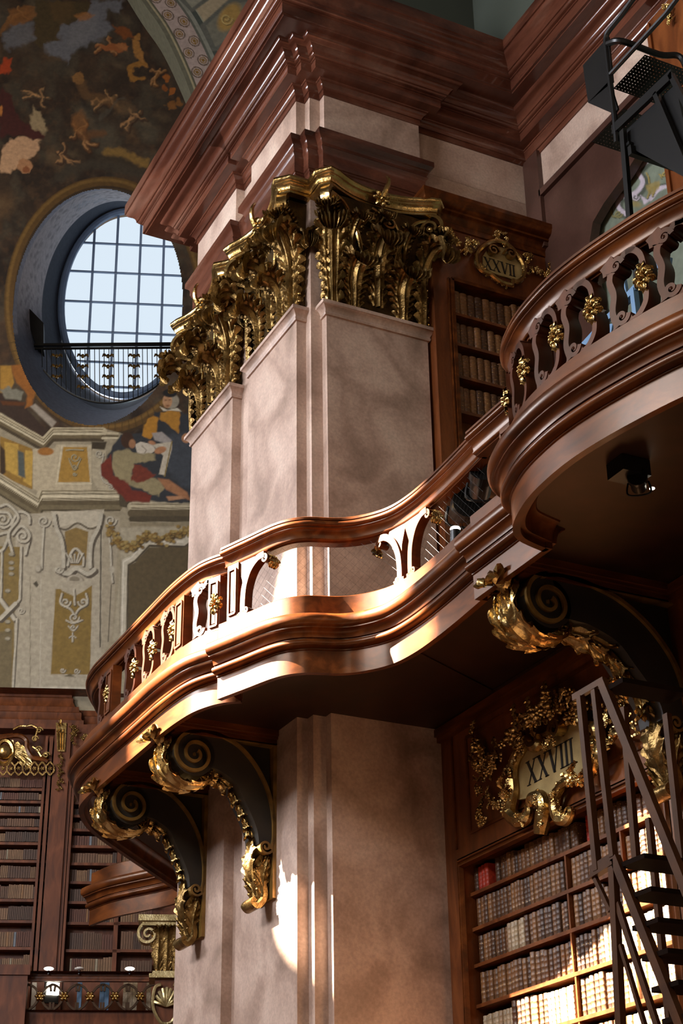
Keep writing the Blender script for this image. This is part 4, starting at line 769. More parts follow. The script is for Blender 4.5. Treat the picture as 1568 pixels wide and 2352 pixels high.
for a, b in (((800, 1730), (830, 1830)), ((830, 1880), (810, 1980)), ((880, 1870), (860, 1960)), ((950, 1780), (930, 1740)), ((960, 1740), (1000, 1690)), ((940, 1760), (1020, 1750)), ((660, 1640), (700, 1620)), ((680, 1720), (660, 1680))): p.stroke([a, ((a[0]+b[0])/2+8, (a[1]+b[1])/2), b], 16, '#a08a44', '#40402c')
P('#8f7b3e', [(800, 1850), (880, 1830), (940, 1800), (930, 1880), (860, 1950), (810, 1930)], 2, .8, wob=6); p.stroke([(370, 2060), (440, 2080), (460, 2160), (540, 2160)], 22, '#7d7444', '#3c4030'); p.scroll(520, 2140, 40, 0, 1.4, 16, '#7d7444', '#3c4030'); E('#8f7b3e', 690, 2040, 60, 30, .2, 3, .7)
set_paint(o, p.C)
# ================================================================== BOOKCASES
def spray(mb, pts, Nn, size, seed=0, dens=1.0, leafy=.6, jit=.5):
    """carved garland: flowers, berries and small leaves strewn along a line"""
    r_ = random.Random(seed); P = catmull(pts, 8); L = np.concatenate([[0], np.cumsum(np.linalg.norm(np.diff(P, axis=0), axis=1))]); Nn = np.array(Nn, float); Nn /= np.linalg.norm(Nn)
    A = np.cross(Nn, (0, 0, 1)); A /= np.linalg.norm(A); B = np.cross(A, Nn); n = max(2, int(L[-1]/size*1.15*dens)+1)
    for i in range(n):
        s_ = L[-1]*(i+.3)/n; p = np.array([np.interp(s_, L, P[:, k]) for k in range(3)]); q = p+(A*r_.uniform(-1, 1)+B*r_.uniform(-1, 1))*size*jit+Nn*size*r_.uniform(.1, .5)
        nd = Nn+A*r_.uniform(-.5, .5)+B*r_.uniform(-.6, .4)
        k = r_.random()
        if k < .55: flower(mb, q, nd, size*r_.uniform(.42, .68), r_.choice([5, 6, 7]), .6)
        else:
            for _ in range(3): mb.ball(q+(A*r_.uniform(-1, 1)+B*r_.uniform(-1, 1))*size*.35, size*.2, 3)
        if r_.random() < leafy:
            th = r_.uniform(0, 2*PI); d = A*math.cos(th)+B*math.sin(th); leaf(mb, [q, q+d*size*.4+Nn*size*.1, q+d*size*.8+Nn*size*.12, q+d*size*1.05], np.cross(Nn, d), size*.3, lobes=3, nt=9, nu=3, depth=.5)
def glyphs(mb, text, org, A, B, Nn, h, wd, gap, thk=.006):
    """roman numerals cut from flat strokes with serifs; A across, B up"""
    A = np.array(A, float); B = np.array(B, float); Nn = np.array(Nn, float); x = 0
    def st(x0, y0, x1, y1, w_):
        mb.prism([org+A*(x0-w_/2)+B*y0, org+A*(x0+w_/2)+B*y0, org+A*(x1+w_/2)+B*y1, org+A*(x1-w_/2)+B*y1], Nn*thk)
    def ser(xc, y, w_=.5): st(xc, y, xc, y+h*.035, w_*wd)
    for ch in text:
        if ch == 'X': st(x, h, x+wd, 0, wd*.30); st(x+wd, h, x, 0, wd*.11); ser(x, h*.97); ser(x+wd, h*.97); ser(x, 0); ser(x+wd, 0); x += wd+gap
        elif ch == 'V': st(x, h, x+wd*.5, 0, wd*.28); st(x+wd, h, x+wd*.5, 0, wd*.11); ser(x, h*.97); ser(x+wd, h*.97); x += wd*1.0+gap*.9
        else: st(x+wd*.05, h, x+wd*.05, 0, wd*.24); ser(x+wd*.05, 0, .55); ser(x+wd*.05, h*.97, .55); x += wd*.10+gap
    return x
# --- bookcase XXVIII on the lower wall
SH = [3.94, 3.59, 3.235, 2.85, 2.46, 2.08]; YL, YR = 13.92, 10.62
bc = empty('bookcase', (8.5, 12, -1.6), 'tall carved walnut bookcase numbered XXVIII on the lower wall, half in sunlight', 'bookcase', 'numbered bookcases')
m = MB(); f0, f1 = 8.30, 8.36
m.box(f0, 8.72, YL, 14.36, -1.6, 5.74); m.box(f0, 8.72, 8.6, YR, -1.6, 5.74); m.box(f0, f1, YR, YL, 4.22, 5.74); m.box(f1, 8.72, YR, YL, 4.24, 4.4); m.box(8.66, 8.76, YR, YL, -1.6, 4.3); m.box(f0, 8.72, YR, YL, -1.6, .6)
m.build('carcass', 'case_wood', bc, smooth=False)
m = MB(); fr = [(0, 0), (.0, .012), (.03, .03), (.03, .045), (.012, .05), (.02, .07), (.045, .085), (.045, .10), (0, .115)]
for a, b in (((YL+.10, -1.6), (YL+.10, 4.30)), ((YL+.10, 4.30), (YR-.10, 4.30)), ((YR-.10, 4.30), (YR-.10, -1.6))):
    a = np.array(a); b = np.array(b); t = (b-a)/np.linalg.norm(b-a); n_ = np.array([t[1], -t[0]]) if a[0] == b[0] and b[1] > a[1] else (np.array([t[1], -t[0]]))
    n_ = -n_ if ((a+n_*.1)[0] > YL+.1 or (a+n_*.1)[0] < YR-.1 or (a+n_*.1)[1] > 4.3) else n_
    G = []
    for p, sg in ((a, 1), (b, -1)):
        G.append([(f0-o_, *(p+n_*w_+(t*w_*sg if p[1] > 0 else 0))) for o_, w_ in fr])
    m.grid(G)
m.build('frame_moulding', 'walnut', bc)
m = MB()
for a, b in (((13.72, 4.50), (13.72, 5.50)), ((13.72, 5.50), (10.75, 5.50)), ((10.75, 5.5), (10.75, 4.5)), ((10.75, 4.50), (13.72, 4.50))): m.bar((f0, *a), (f0, *b), .035, .03, (1, 0, 0))
m.box(f0-.05, f0, 8.6, 14.36, 5.60, 5.66); m.box(f0-.08, f0, 8.6, 14.36, 5.66, 5.74); m.box(f0-.012, f0, 14.0, 14.03, 4.4, 5.6)
m.build('panel_moulding', 'walnut', bc, smooth=False)
for z in SH:
    m = MB(); m.box(8.375, 8.67, YR, YL, z-.035, z); m.build('shelf', 'case_wood', bc, smooth=False)
for yd, za, zb in ((12.22, 3.59, 3.905), (12.22, 3.235, 3.555), (12.22, 2.85, 3.2), (12.2, 2.46, 2.815), (12.2, 2.08, 2.425), (11.35, 3.59, 3.905), (11.30, 2.46, 2.815)):
    m = MB(); m.box(8.38, 8.67, yd-.012, yd+.012, za, zb); m.build('divider', 'case_wood', bc, smooth=False)
# --- bookcase XXVII in the gallery niche
SH2 = [11.16, 10.72, 10.26, 9.77, 9.25, 8.7]; X0, X1 = 8.66, 10.02; ZB = 6.15
bd = empty('bookcase', (9.4, 14.2, ZB), 'dark walnut bookcase numbered XXVII in the gallery niche, with a projecting cornice', 'bookcase', 'numbered bookcases')
m = MB(); F = 14.12
m.box(8.40, X0, F, 14.36, ZB, 12.5); m.box(X1, 10.09, F, 14.36, ZB, 12.5); m.box(X0, X1, F, 14.36, 11.62, 12.5); m.box(X0, X1, 14.34, 14.365, ZB, 11.7); m.build('carcass', 'case_wood', bd, smooth=False)
m = MB(); pr = [(0, 12.38), (.02, 12.39), (.02, 12.47), (.035, 12.48)]+bez((.035, 12.48), (.05, 12.55), (.12, 12.57), 4)+[(.12, 12.60), (.14, 12.61)]+bez((.14, 12.61), (.20, 12.63), (.21, 12.70), 4)+[(.22, 12.71), (.22, 12.77), (0, 12.79)]
sweep(m, [(10.20, 14.36), (10.20, F), (8.42, F), (8.42, 14.36)], pr); m.build('cornice', 'walnut', bd)
m = MB()
for a, b in (((X0, ZB), (X0, 11.62)), ((X0, 11.62), (X1, 11.62)), ((X1, 11.62), (X1, ZB))): m.bar((a[0], F, a[1]), (b[0], F, b[1]), .05, .05, (0, 1, 0)); m.bar((a[0]-.05*(a[0] < 9.4)+.05*(a[0] > 9.4), F, a[1]), (b[0]-.05*(b[0] < 9.4), F, b[1]), .018, .03, (0, 1, 0))
m.build('frame_moulding', 'walnut', bd)
for z in SH2:
    m = MB(); m.box(X0, X1, F+.02, 14.34, z-.04, z); m.build('shelf', 'case_wood', bd, smooth=False)
# --- books
def book_mesh(name, w_, h_, d_, mat, bands=5, rnd=.3):
    """spine faces local -y, raised bands across it"""
    m = MB(); G = []; nb = bands*2+1
    zs_ = [0]; 
    for i in range(bands): c = h_*(i+1)/(bands+1); zs_ += [c-.008, c-.004, c+.004, c+.008]
    zs_ += [h_]; bulge = [0]+[0, .0025, .0025, 0]*bands+[0]
    for z, b_ in zip(zs_, bulge):
        row = [(-w_/2, d_, z), (-w_/2, 0, z)]+[(w_/2*math.sin(a)*1.0, -(w_*rnd)*math.cos(a)-b_, z) for a in (-1.2, -.8, -.4, 0, .4, .8, 1.2)]+[(w_/2, 0, z), (w_/2, d_, z)]
        G.append(row)
    m.grid(G, False, True); k = len(G[0]); n = len(G); m.f.append(tuple(range(k-1, -1, -1))); m.f.append(tuple((n-1)*k+i for i in range(k)))
    # head caps and page block top set in from the boards
    m.box(-w_/2+.004, w_/2-.004, .01, d_, h_, h_+.003)
    o = m.build(name, mat, None); COL.objects.unlink(o); return o
BK = {}
def book_proto(w_, h_, mat):
    k = (round(w_, 3), round(h_, 3), mat)
    if k not in BK: BK[k] = book_mesh('book', w_, h_, .22, mat, 5 if h_ > .2 else 4)
    return BK[k]
ORD = ['first', 'second', 'third', 'fourth', 'fifth', 'sixth', 'seventh', 'eighth', 'ninth', 'tenth']
def nth(i): i += 1; return f"{i}{'th' if 10 <= i % 100 <= 20 else {1: 'st', 2: 'nd', 3: 'rd'}.get(i % 10, 'th')}"
rb = random.Random(3); nbook = 0
def fill_row(side, z, a0, a1, hmax, tone, rowname, casename, start=0, wr=(.055, .085), depth0=8.43, red=(), gap=(), stopn=99):
    global nbook
    a = a0; i = start; hcur = hmax*rb.uniform(.84, .93); mat = rb.choice(tone); run = 0; wcur = rb.uniform(*wr)
    while True:
        if run <= 0: run = rb.randint(3, 9); hcur = hmax*rb.uniform(.80, .94); mat = rb.choice(tone); wcur = round(rb.uniform(*wr), 3)
        run -= 1
        if abs(a-a0)+wcur > abs(a1-a0) or i >= stopn: break
        a_c = a-wcur/2 if side == 'x' else a+wcur/2
        a = a-wcur-.002 if side == 'x' else a+wcur+.002
        if any(g0 <= abs(a_c-a0) <= g1 for g0, g1 in gap): continue
        mt_ = 'red_leather' if i in red else mat; hh = round(hcur*rb.uniform(.985, 1.0)/.01)*.01
        o = book_proto(wcur, hh, mt_).copy(); COL.objects.link(o)
        jit = rb.uniform(-.012, .01); tilt = rb.uniform(-.012, .012)
        if side == 'x': o.location = (depth0+jit, a_c, z); o.rotation_euler = (tilt, 0, -PI/2)
        else: o.location = (a_c, depth0+jit, z); o.rotation_euler = (0, tilt, 0)
        c_ = {'brown_leather': 'brown leather', 'pale_vellum': 'pale vellum', 'red_leather': 'bright red'}[mt_]
        tag(o, f"{c_} book, {nth(i)} from the left on the {rowname} shelf of bookcase {casename}", 'book', f'books on the {rowname} shelf of bookcase {casename}'); o.name = 'book'
        i += 1; nbook += 1
    return i
BR = ['brown_leather']; MX = ['brown_leather', 'pale_vellum', 'brown_leather']
for k, z in enumerate(SH):
    top = (4.22 if k == 0 else SH[k-1]-.035)-z
    tone = BR if k < 2 else MX
    rn = ORD[k]; w_r = (.056, .078)
    if k == 0:
        i = fill_row('x', z, 13.90, 12.0, top, BR, 'top', 'XXVIII', 0, w_r, red=(1, 2, 3), gap=((.27, .42),)); i = fill_row('x', z, 11.9, YR+.02, top, BR, 'top', 'XXVIII', i, w_r, red=(i,))
    elif k == 5: fill_row('x', z, 12.20, YR+.02, top, MX, rn, 'XXVIII', 20, w_r)
    else:
        i = fill_row('x', z, 13.88, 12.24, top, tone, rn, 'XXVIII', 0, w_r); fill_row('x', z, 12.20, YR+.02, top, MX if k > 1 else BR, rn, 'XXVIII', i, w_r)
for k, z in enumerate(SH2[:4]):
    top = (11.62 if k == 0 else SH2[k-1]-.04)-z
    fill_row('y', z, X0+.03, X1-.03 if k < 1 else X1-.35-.1*k, top*.86, BR, 'top' if k == 0 else ORD[k], 'XXVII', 0, (.085, .105), depth0=F+.06)
print('books', nbook)
# --- gilded cartouches
def c28(x, y, X=8.24): p = at(1060+x/3.087, 1560+y/3.087, 0, X); return p
ct = empty('cartouche', (8.27, 12.3, 4.8), 'large gilded cartouche numbered XXVIII with flower garlands above the sunlit bookshelves', 'cartouche', 'gilded number cartouches')
m = MB(); m.prism([c28(*q, 8.285) for q in ((410, 860), (395, 760), (405, 650), (430, 540), (480, 470), (560, 420), (640, 350), (740, 300), (825, 300), (880, 330), (905, 420), (900, 560), (870, 680), (800, 690), (720, 720), (660, 790), (640, 870), (590, 830), (530, 820), (470, 850))], (-.035, 0, 0)); m.build('plaque', 'plaque', ct, smooth=False)
m = MB(); B_ = np.array((0, 0, 1.)); o0 = c28(478, 755, 8.248); o1 = c28(800, 610, 8.248); base = (o1-o0); Lh = np.linalg.norm(base); A_n = base/Lh; A_n = np.array([0, -1, 0.])
o0 = np.array([8.249, o0[1], o0[2]]); glyphs(m, 'XXVIII', o0, A_n, np.array([0, .0, 1.]), np.array([-1., 0, 0]), .235, .125, .068); m.build('numeral', 'black_paint', ct, smooth=False)
m = MB(); Nx = (-1, 0, 0)
def tb(pts, r, n=9): P = catmull([c28(*q, 8.22) for q in pts], 6); m.tube(P, np.interp(np.linspace(0, 1, len(P)), np.linspace(0, 1, len(r)), r)*1.25, n)
tb([(470, 450), (410, 520), (375, 600), (365, 700), (370, 800), (355, 880), (345, 950), (400, 1000), (460, 985), (480, 930), (455, 900)], [.03, .05, .05, .05, .055, .06, .065, .06, .05, .035, .02])
tb([(480, 900), (500, 850), (560, 840), (590, 890), (580, 980), (565, 1050), (560, 1100)], [.03, .05, .06, .065, .065, .06, .05]); tb([(800, 720), (730, 740), (685, 810), (665, 900), (690, 980), (740, 990), (770, 940), (750, 915)], [.035, .045, .045, .05, .055, .05, .04, .02])
tb([(880, 330), (960, 350), (970, 420), (950, 520), (930, 620), (920, 700)], [.03, .06, .05, .05, .04, .02]); tb([(560, 420), (640, 380), (720, 310), (800, 280), (880, 290)], [.03, .03, .04, .04, .03])
m.ribbon(spiral(c28(680, 355, 8.17), (0, 1, 0), (0, 0, 1), .10, .02, 0, 1.5, 30), (.10, 0, 0), .03); m.tube(catmull([c28(470, 430, 8.2), c28(500, 480, 8.15), c28(540, 470, 8.15), c28(550, 420, 8.2)], 5), .055, 8)
m.build('scroll_frame', 'gilding', ct)
for i, (pts, sz) in enumerate(([[(340, 960), (345, 820), (350, 700), (365, 600), (410, 510), (470, 440)], .085], [[(400, 1000), (440, 990)], .06], [[(540, 850), (590, 900), (575, 1000), (562, 1090)], .07], [[(690, 780), (670, 900), (700, 980), (750, 980)], .06], [[(350, 390), (420, 330), (480, 300), (520, 230), (600, 190), (700, 160), (790, 140), (880, 190)], .12], [[(420, 400), (520, 300), (600, 270), (700, 230), (820, 230), (900, 260)], .11], [[(740, 720), (800, 710), (850, 740), (840, 780)], .09], [[(600, 480), (620, 440), (660, 430)], .07], [[(960, 230), (1040, 270), (1060, 400)], .09])):
    m = MB(); spray(m, [c28(*q, 8.20) for q in pts], Nx, sz*1.2, i, 1.7); m.build('carved_flowers', 'gilding', ct)
m = MB()
for a, b in (((940, 380), (940, 690)), ((975, 400), (1000, 560)), ((1060, 330), (1085, 440)), ((900, 400), (905, 520))): leaf(m, [c28(*a, 8.18), c28((a[0]+b[0])/2+15, (a[1]+b[1])/2, 8.14), c28(*b, 8.18)], (0, 1, 0), .10, lobes=5, nt=20, nu=5, depth=.4)
for a in ((860, 760), (800, 700), (300, 780), (330, 870)): leaf(m, [c28(*a, 8.2), c28(a[0]-30, a[1]-50, 8.14), c28(a[0]-10, a[1]-100, 8.12), c28(a[0]+10, a[1]-110, 8.1)], (0, 1, 0), .07, lobes=4, nt=14, nu=4, depth=.4)
m.build('acanthus_leaf', 'gilding', ct)
for i, (pts, sz) in enumerate(([[(130, 390), (140, 480), (130, 560), (130, 650), (125, 720)], .11], [[(120, 720), (150, 800), (165, 880), (160, 960), (165, 1050)], .075], [[(140, 580), (210, 600), (270, 560), (290, 480), (330, 440)], .10], [[(230, 690), (210, 620), (250, 640)], .08], [[(200, 780), (200, 850), (260, 900), (300, 830)], .05], [[(1090, 20), (1150, 30), (1230, 20), (1260, 90), (1180, 100), (1090, 60)], .13], [[(1160, -170), (1180, -100), (1180, 0), (1240, -40), (1230, -140)], .12], [[(1230, 250), (1230, 330), (1225, 430)], .07])):
    m = MB(); spray(m, [c28(*q, 8.26) for q in pts], Nx, sz*1.25, 20+i, 1.8); m.build('garland', 'gilding', ct)
def c27(x, y, Yv=14.07): return at(960+x/4.356, 480+y/4.356, 1, Yv)
cu = empty('cartouche', (9.3, 14.1, 12), 'smaller gilded cartouche numbered XXVII with hanging garlands, on the gallery bookcase', 'cartouche', 'gilded number cartouches')
m = MB(); m.prism([c27(*q, 14.115) for q in ((640, 560), (640, 480), (690, 400), (760, 380), (860, 400), (950, 440), (1010, 510), (1040, 600), (1030, 690), (960, 720), (880, 690), (800, 670), (720, 640))], (0, -.02, 0)); m.build('plaque', 'plaque', cu, smooth=False)
m = MB(); g0 = c27(672, 607, 14.093); glyphs(m, 'XXVII', g0+np.array((0, 0, .02)), np.array([1., 0, 0]), np.array([0, 0, 1.]), np.array([0, -1., 0]), .175, .082, .042); m.build('numeral', 'black_paint', cu, smooth=False)
m = MB(); P = catmull([c27(*q, 14.06) for q in ((700, 340), (620, 400), (580, 470), (590, 560), (640, 620), (720, 650), (780, 700), (850, 740), (930, 760), (950, 720), (1000, 730), (1050, 680), (1060, 600), (1020, 500), (940, 400), (860, 340), (780, 320))], 5, True); m.tube(P, .032, 7, closed=True)
m.ribbon(spiral(c27(745, 420, 14.04), (1, 0, 0), (0, 0, 1), .09, .02, 0, 1.4, 24), (0, .07, 0), .022); m.ribbon(spiral(c27(920, 455, 14.04), (-1, 0, 0), (0, 0, 1), .09, .02, 0, 1.4, 24), (0, .07, 0), .022); m.build('scroll_frame', 'gilding', cu)
for i, (pts, sz) in enumerate(([[(740, 260), (800, 230), (860, 270), (900, 310)], .07], [[(590, 560), (660, 640), (760, 700), (850, 760), (940, 760)], .05], [[(1060, 680), (1050, 560), (1000, 470)], .05], [[(790, 330), (870, 360)], .06], [[(250, 180), (250, 270), (320, 290), (240, 350), (260, 420)], .085], [[(260, 430), (270, 480), (262, 540)], .045], [[(330, 340), (400, 400), (460, 410), (520, 370), (515, 310), (570, 380)], .08], [[(1040, 470), (1100, 500), (1110, 570), (1180, 620), (1230, 670)], .08], [[(1260, 660), (1320, 600), (1340, 520), (1380, 600)], .08])):
    m = MB(); spray(m, [c27(*q, 14.08) for q in pts], (0, -1, 0), sz*1.15, 50+i, 1.6); m.build('garland', 'gilding', cu)
# ================================================================== FAR BOOKCASES (rotunda, across the hall)
DB = 38.08
def fb(px, py, D=DB): return far_at(px, py, D)
zc1, zc0, zb = fb(100, 1580)[1], fb(100, 1662)[1], fb(200, 2236)[1]
fc = empty('bookcase', far(-3, zb, DB), 'far tall oak bookcase of many shelves below the painted wall', 'bookcase')
sL = -9.0; s1, s2 = fb(112, 1900)[0], fb(150, 1900)[0]; sR = fb(420, 1900)[0]
def fbox(m, s0, s1_, z0, z1, d0, d1): m.hexa([far(s0, z0, d0), far(s1_, z0, d0), far(s1_, z0, d1), far(s0, z0, d1), far(s0, z1, d0), far(s1_, z1, d0), far(s1_, z1, d1), far(s0, z1, d1)])
m = MB(); fbox(m, s1, s2, 5, zc0, DB-.08, DB+.55); fbox(m, sL, sR, 5, zc0, DB+.45, DB+.6); ztR = fb(200, 1785)[1]; fbox(m, s2, sR, ztR, zc0, DB, DB+.45); ztL = fb(50, 1700)[1]; fbox(m, sL, s1, ztL+.3, zc0, DB, DB+.45); fbox(m, sL, sR, 5, zb, DB, DB+.45)
for a, b in ((.0, .08), (.12, .18)): fbox(m, s1-.04-b, s1-.04-a, 5, ztL+.1, DB-.02-a*.3, DB+.4)
for a, b in ((.0, .08), (.10, .16)): fbox(m, s2+a, s2+b, 5, ztR, DB-.02-a*.3, DB+.4)
m.build('carcass', 'far_wood', fc, smooth=False)
pr = [(0, 0), (.05, 0), (.05, .12), (.10, .14), (.12, .20), (.12, .34), (.18, .38), (.20, .52), (.30, .56), (.36, .70), (.36, .80), (.40, .84), (.40, .90), (0, .92)]
m = MB(); pa, pb = far(sL, 0, DB), far(fb(200, 1600)[0], 0, DB); pc, pd = far(fb(200, 1600)[0], 0, DB+.25), far(sR, 0, DB+.25)
sweep(m, [pa[:2], pb[:2], pc[:2], pd[:2]], [(o_, zc0+z_) for o_, z_ in pr]); m.build('cornice', 'far_wood', fc)
LZ = [1807, 1836, 1865, 1897, 1932, 1973, 2016, 2063, 2112, 2174, 2236]; RZ = [1811, 1840, 1870, 1902, 1940, 1980, 2023, 2069, 2117, 2180, 2236]
fbooks = MB(); bcol = []; PAL = ['#4c301c', '#573a23', '#63432a', '#483020', '#6f5032', '#3f2c1f', '#78583a', '#562e1a']
def frow(pxs0, pxs1, pyb, pyt, seed):
    r_ = random.Random(seed); z0 = fb(100, pyb)[1]+.02; z1 = fb(100, pyt)[1]; s_ = fb(pxs0, pyb)[0]; e_ = fb(pxs1, pyb)[0]; h = (z1-z0)*.80; run = 0
    while s_ < e_-.04:
        if run <= 0: run = r_.randint(3, 12); h = (z1-z0)*r_.uniform(.62, .84); wv = r_.uniform(.038, .062); cc = r_.choice(PAL)
        run -= 1; hh = h*r_.uniform(.96, 1); n0 = fbooks.n; fbox(fbooks, s_, s_+wv-.008, z0, z0+hh, DB+.12+r_.uniform(0, .02), DB+.3)
        c = cc if r_.random() < .965 else r_.choice(['#8d8068', '#6a6e74', '#805a34']); bcol.extend([lin(hx(c))]*8); s_ += wv
for rows, a, b in ((LZ, -60, 104), (RZ, 158, 268), (RZ, 276, 350)):
    for i, py in enumerate(rows):
        top = rows[i-1]+6 if i else py-30
        if a == 276 and i < 4: pass
        frow(a, b, py, top, i*7+int(a)); m = MB(); s0, z = fb(a-8, py); s1_ = fb(b+8, py)[0]; fbox(m, s0, s1_, z-.05, z+.015, DB+.08, DB+.45)
        m.build('shelf', 'far_wood', fc, smooth=False)
m = MB(); sd = fb(272, 2000)[0]; fbox(m, sd-.05, sd+.05, 5, fb(272, 1900)[1], DB+.08, DB+.4); m.build('divider', 'far_wood', fc, smooth=False)
o = fbooks.build('books', 'far_books', None, smooth=False, at_=far(-3, 8, DB)); o['kind'] = 'stuff'; o['label'] = 'rows of small leather books on the shelves of the far bookcase'; o['category'] = 'books'
# from_pydata keeps the vertex order, so the colours line up
set_paint(o, np.array(bcol))
# gilded carvings of the far bookcase
orn = empty('carved_crest', far(-4.5, fb(60, 1740)[1], DB-.1), 'gilded rococo crest and lattice over the far left bookshelves', 'carving')
def fq(px, py, D=DB-.12): s_, z = fb(px, py, D); return far(s_, z, D)
m = MB(); m.tube(catmull([fq(0, 1695), fq(40, 1690), fq(60, 1700), fq(62, 1720), fq(75, 1740), fq(100, 1745), fq(110, 1750)], 6), .06, 6); m.tube(catmull([fq(-40, 1695), fq(0, 1692), fq(30, 1688)], 5), .05, 6); m.build('arched_moulding', 'walnut', orn)
m = MB()
for q0, q1 in (((30, 1676), (60, 1668)), ((60, 1668), (85, 1672)), ((88, 1675), (80, 1700)), ((75, 1715), (95, 1738)), ((95, 1738), (108, 1732))): m.tube(catmull([fq(*q0), fq((q0[0]+q1[0])/2, (q0[1]+q1[1])/2-4), fq(*q1)], 5), [.03]*11, 6)
for cx, cy in ((90, 1678), (80, 1698), (88, 1722), (106, 1735)): m.ribbon(spiral(fq(cx, cy), FE, (0, 0, 1), .09, .02, 0, 1.3, 16), FN*.06, .03)
m.build('scroll', 'gilding', orn)
m = MB(); c = fq(10, 1728)
th = np.linspace(0, 2*PI, 20, endpoint=False); m.tube([c+FE*.20*math.cos(a)+np.array((0, 0, .30*math.sin(a))) for a in th], .06, 6, closed=True); m.ball(c, .2, 5)
for k in range(7): a = -.4+k*.32; leaf(m, [c+FE*.2*math.cos(a), c+FE*.45*math.cos(a)+np.array((0, 0, .3*math.sin(a)-.05)), c+FE*.7*math.cos(a)+np.array((0, 0, .35*math.sin(a)-.25))], (0, 0, 1), .09, lobes=3, nt=10, nu=4)
m.build('crest', 'gilding', orn)
m = MB()
for px in range(-20, 116, 18):
    for a, b in (((px, 1760), (px+9, 1750)), ((px+9, 1750), (px+18, 1760)), ((px+18, 1760), (px+18, 1772)), ((px+18, 1772), (px+9, 1781)), ((px+9, 1781), (px, 1772))): m.bar(fq(*a), fq(*b), .035, .035)
    flower(m, fq(px+9, 1765), -FN, .06, 5)
m.build('lattice', 'old_gilding', orn)
for px in (140,):
    t = empty('gilded_drop', fq(px, 1740), 'slender gilded drop hanging down the far bookcase stile', 'carving')
    m = MB(); m.prism([fq(px-12, 1660), fq(px+13, 1660), fq(px+9, 1726), fq(px-8, 1726)], FN*.08)
    for k in (-6, 0, 6): m.tube([fq(px+k, 1675), fq(px+k*.8, 1722)], .025, 5)
    spray(m, [fq(px, 1664), fq(px, 1690)], -FN, .12, 5); m.build('fluted_tablet', 'gilding', t)
    m = MB(); spray(m, [fq(px, 1730), fq(px-2, 1780), fq(px-4, 1815)], -FN, .08, 6, 2); m.build('husks', 'old_gilding', t)
t = empty('gilded_garland', fq(190, 1690), 'gilded leaf garland on the far bookcase beside the gallery end', 'carving')
m = MB(); spray(m, [fq(165, 1675), fq(180, 1690), fq(200, 1700), fq(225, 1695)], -FN, .12, 8, 1.2); spray(m, [fq(168, 1680), fq(170, 1715)], -FN, .09, 9); m.build('garland', 'old_gilding', t)
# far gallery rail
DRr = 36.88
rl2 = empty('far_balustrade', far(-2, 6.2, DRr), 'dark walnut balustrade with gilded rosettes in front of the far bookshelves', 'balustrade')
def fr_(px, py, D=DRr): s_, z = far_at(px, py, D); return far(s_, z, D)
sa, sb = far_at(66, 2240, DRr)[0], far_at(356, 2240, DRr)[0]; zt_, zr_, zp_, zq_ = [far_at(200, y, DRr)[1] for y in (2233, 2256, 2322, 2420)]
m = MB(); pth = [far(sa, 0, DRr)[:2], far(sb, 0, DRr)[:2]]
sweep(m, pth, [(-.12, zr_), (.0, zr_), (.0, zr_+.06), (.04, zr_+.08), (.04, zr_+.13), (.09, zr_+.16), (.09, zt_), (-.12, zt_)], cap=True); m.build('handrail', 'far_wood', rl2)
m = MB(); sweep(m, pth, [(-.12, zq_), (0, zq_), (.06, zp_-.25), (.02, zp_-.1), (.02, zp_), (-.12, zp_)], cap=True); m.build('plinth', 'far_wood', rl2)
m = MB(); fbox(m, far_at(-60, 2240, DRr)[0], sa, zq_, zt_+.05, DRr-.25, DRr+.1); fbox(m, far_at(-60, 2240, DRr)[0], sa+.05, zt_-.12, zt_+.1, DRr-.3, DRr+.1); m.build('pedestal', 'far_wood', rl2, smooth=False)
hb = zr_-zp_
for px in (92, 148, 207, 264, 322):
    c0 = fr_(px, 2290); m = MB()
    for s_ in (-1, 1):
        P = catmull([c0+FE*s_*.0, c0+FE*s_*.13+np.array((0, 0, .20*1)), c0+FE*s_*.30+np.array((0, 0, .26)), c0+FE*s_*.30+np.array((0, 0, .12))], 5); m.ribbon(P, FN*.08, .045)
        P = catmull([c0, c0+FE*s_*.13-np.array((0, 0, .20)), c0+FE*s_*.28-np.array((0, 0, .28)), c0+FE*s_*.30-np.array((0, 0, .12))], 5); m.ribbon(P, FN*.08, .045)
    b_ = m.build('baluster', 'dark_wood', rl2); m = MB(); flower(m, c0-FN*.08, -FN, .115, 6, .6); m.build('rosette', 'gilding', b_)
# light coloured folders seen through the rail
fo = MB(); DF = DRr+.5
for i, (px, c) in enumerate(((75, 'white_enamel'), (180, 'blue_metal'), (232, 'blue_metal'), (243, 'blue_metal'), (286, 'pale_vellum'), (297, 'pale_vellum'), (308, 'pale_vellum'), (340, 'pale_vellum'))):
    m = MB(); s_, z = far_at(px, 2318, DF); fbox(m, s_-.05, s_+.05, 6.0, z+.58, DF, DF+.2); o = m.build('folder', c, None, smooth=False, at_=far(s_, 6.0, DF)); tag(o, {'white_enamel': 'white folder standing behind the far balustrade', 'blue_metal': 'tall blue folder standing behind the far balustrade', 'pale_vellum': 'pale grey folder standing behind the far balustrade'}[c], 'folder', {'white_enamel': 'white folders', 'blue_metal': 'blue folders', 'pale_vellum': 'grey folders'}[c]+' behind the far rail')
for px, py, d_, lb in ((112, 2226, DRr-.05, 'leftmost'), (182, 2226, DRr-.05, 'middle'), (298, 2226, DRr-.05, 'rightmost')):
    c = fr_(px, py-1); t = empty('rail_lamp', c-np.array((0, 0, .12)), f'{lb} of the three small round lamps on the far handrail', 'lamp'); m = MB()
    m.ball(c, .11, 6, (1, 1, .35)); m.build('lamp_head', 'lamp_glow' if px != 182 else 'white_enamel', t); m = MB(); m.tube([c-np.array((0, 0, .12)), c], .025, 6); m.build('stem', 'black_metal', t)
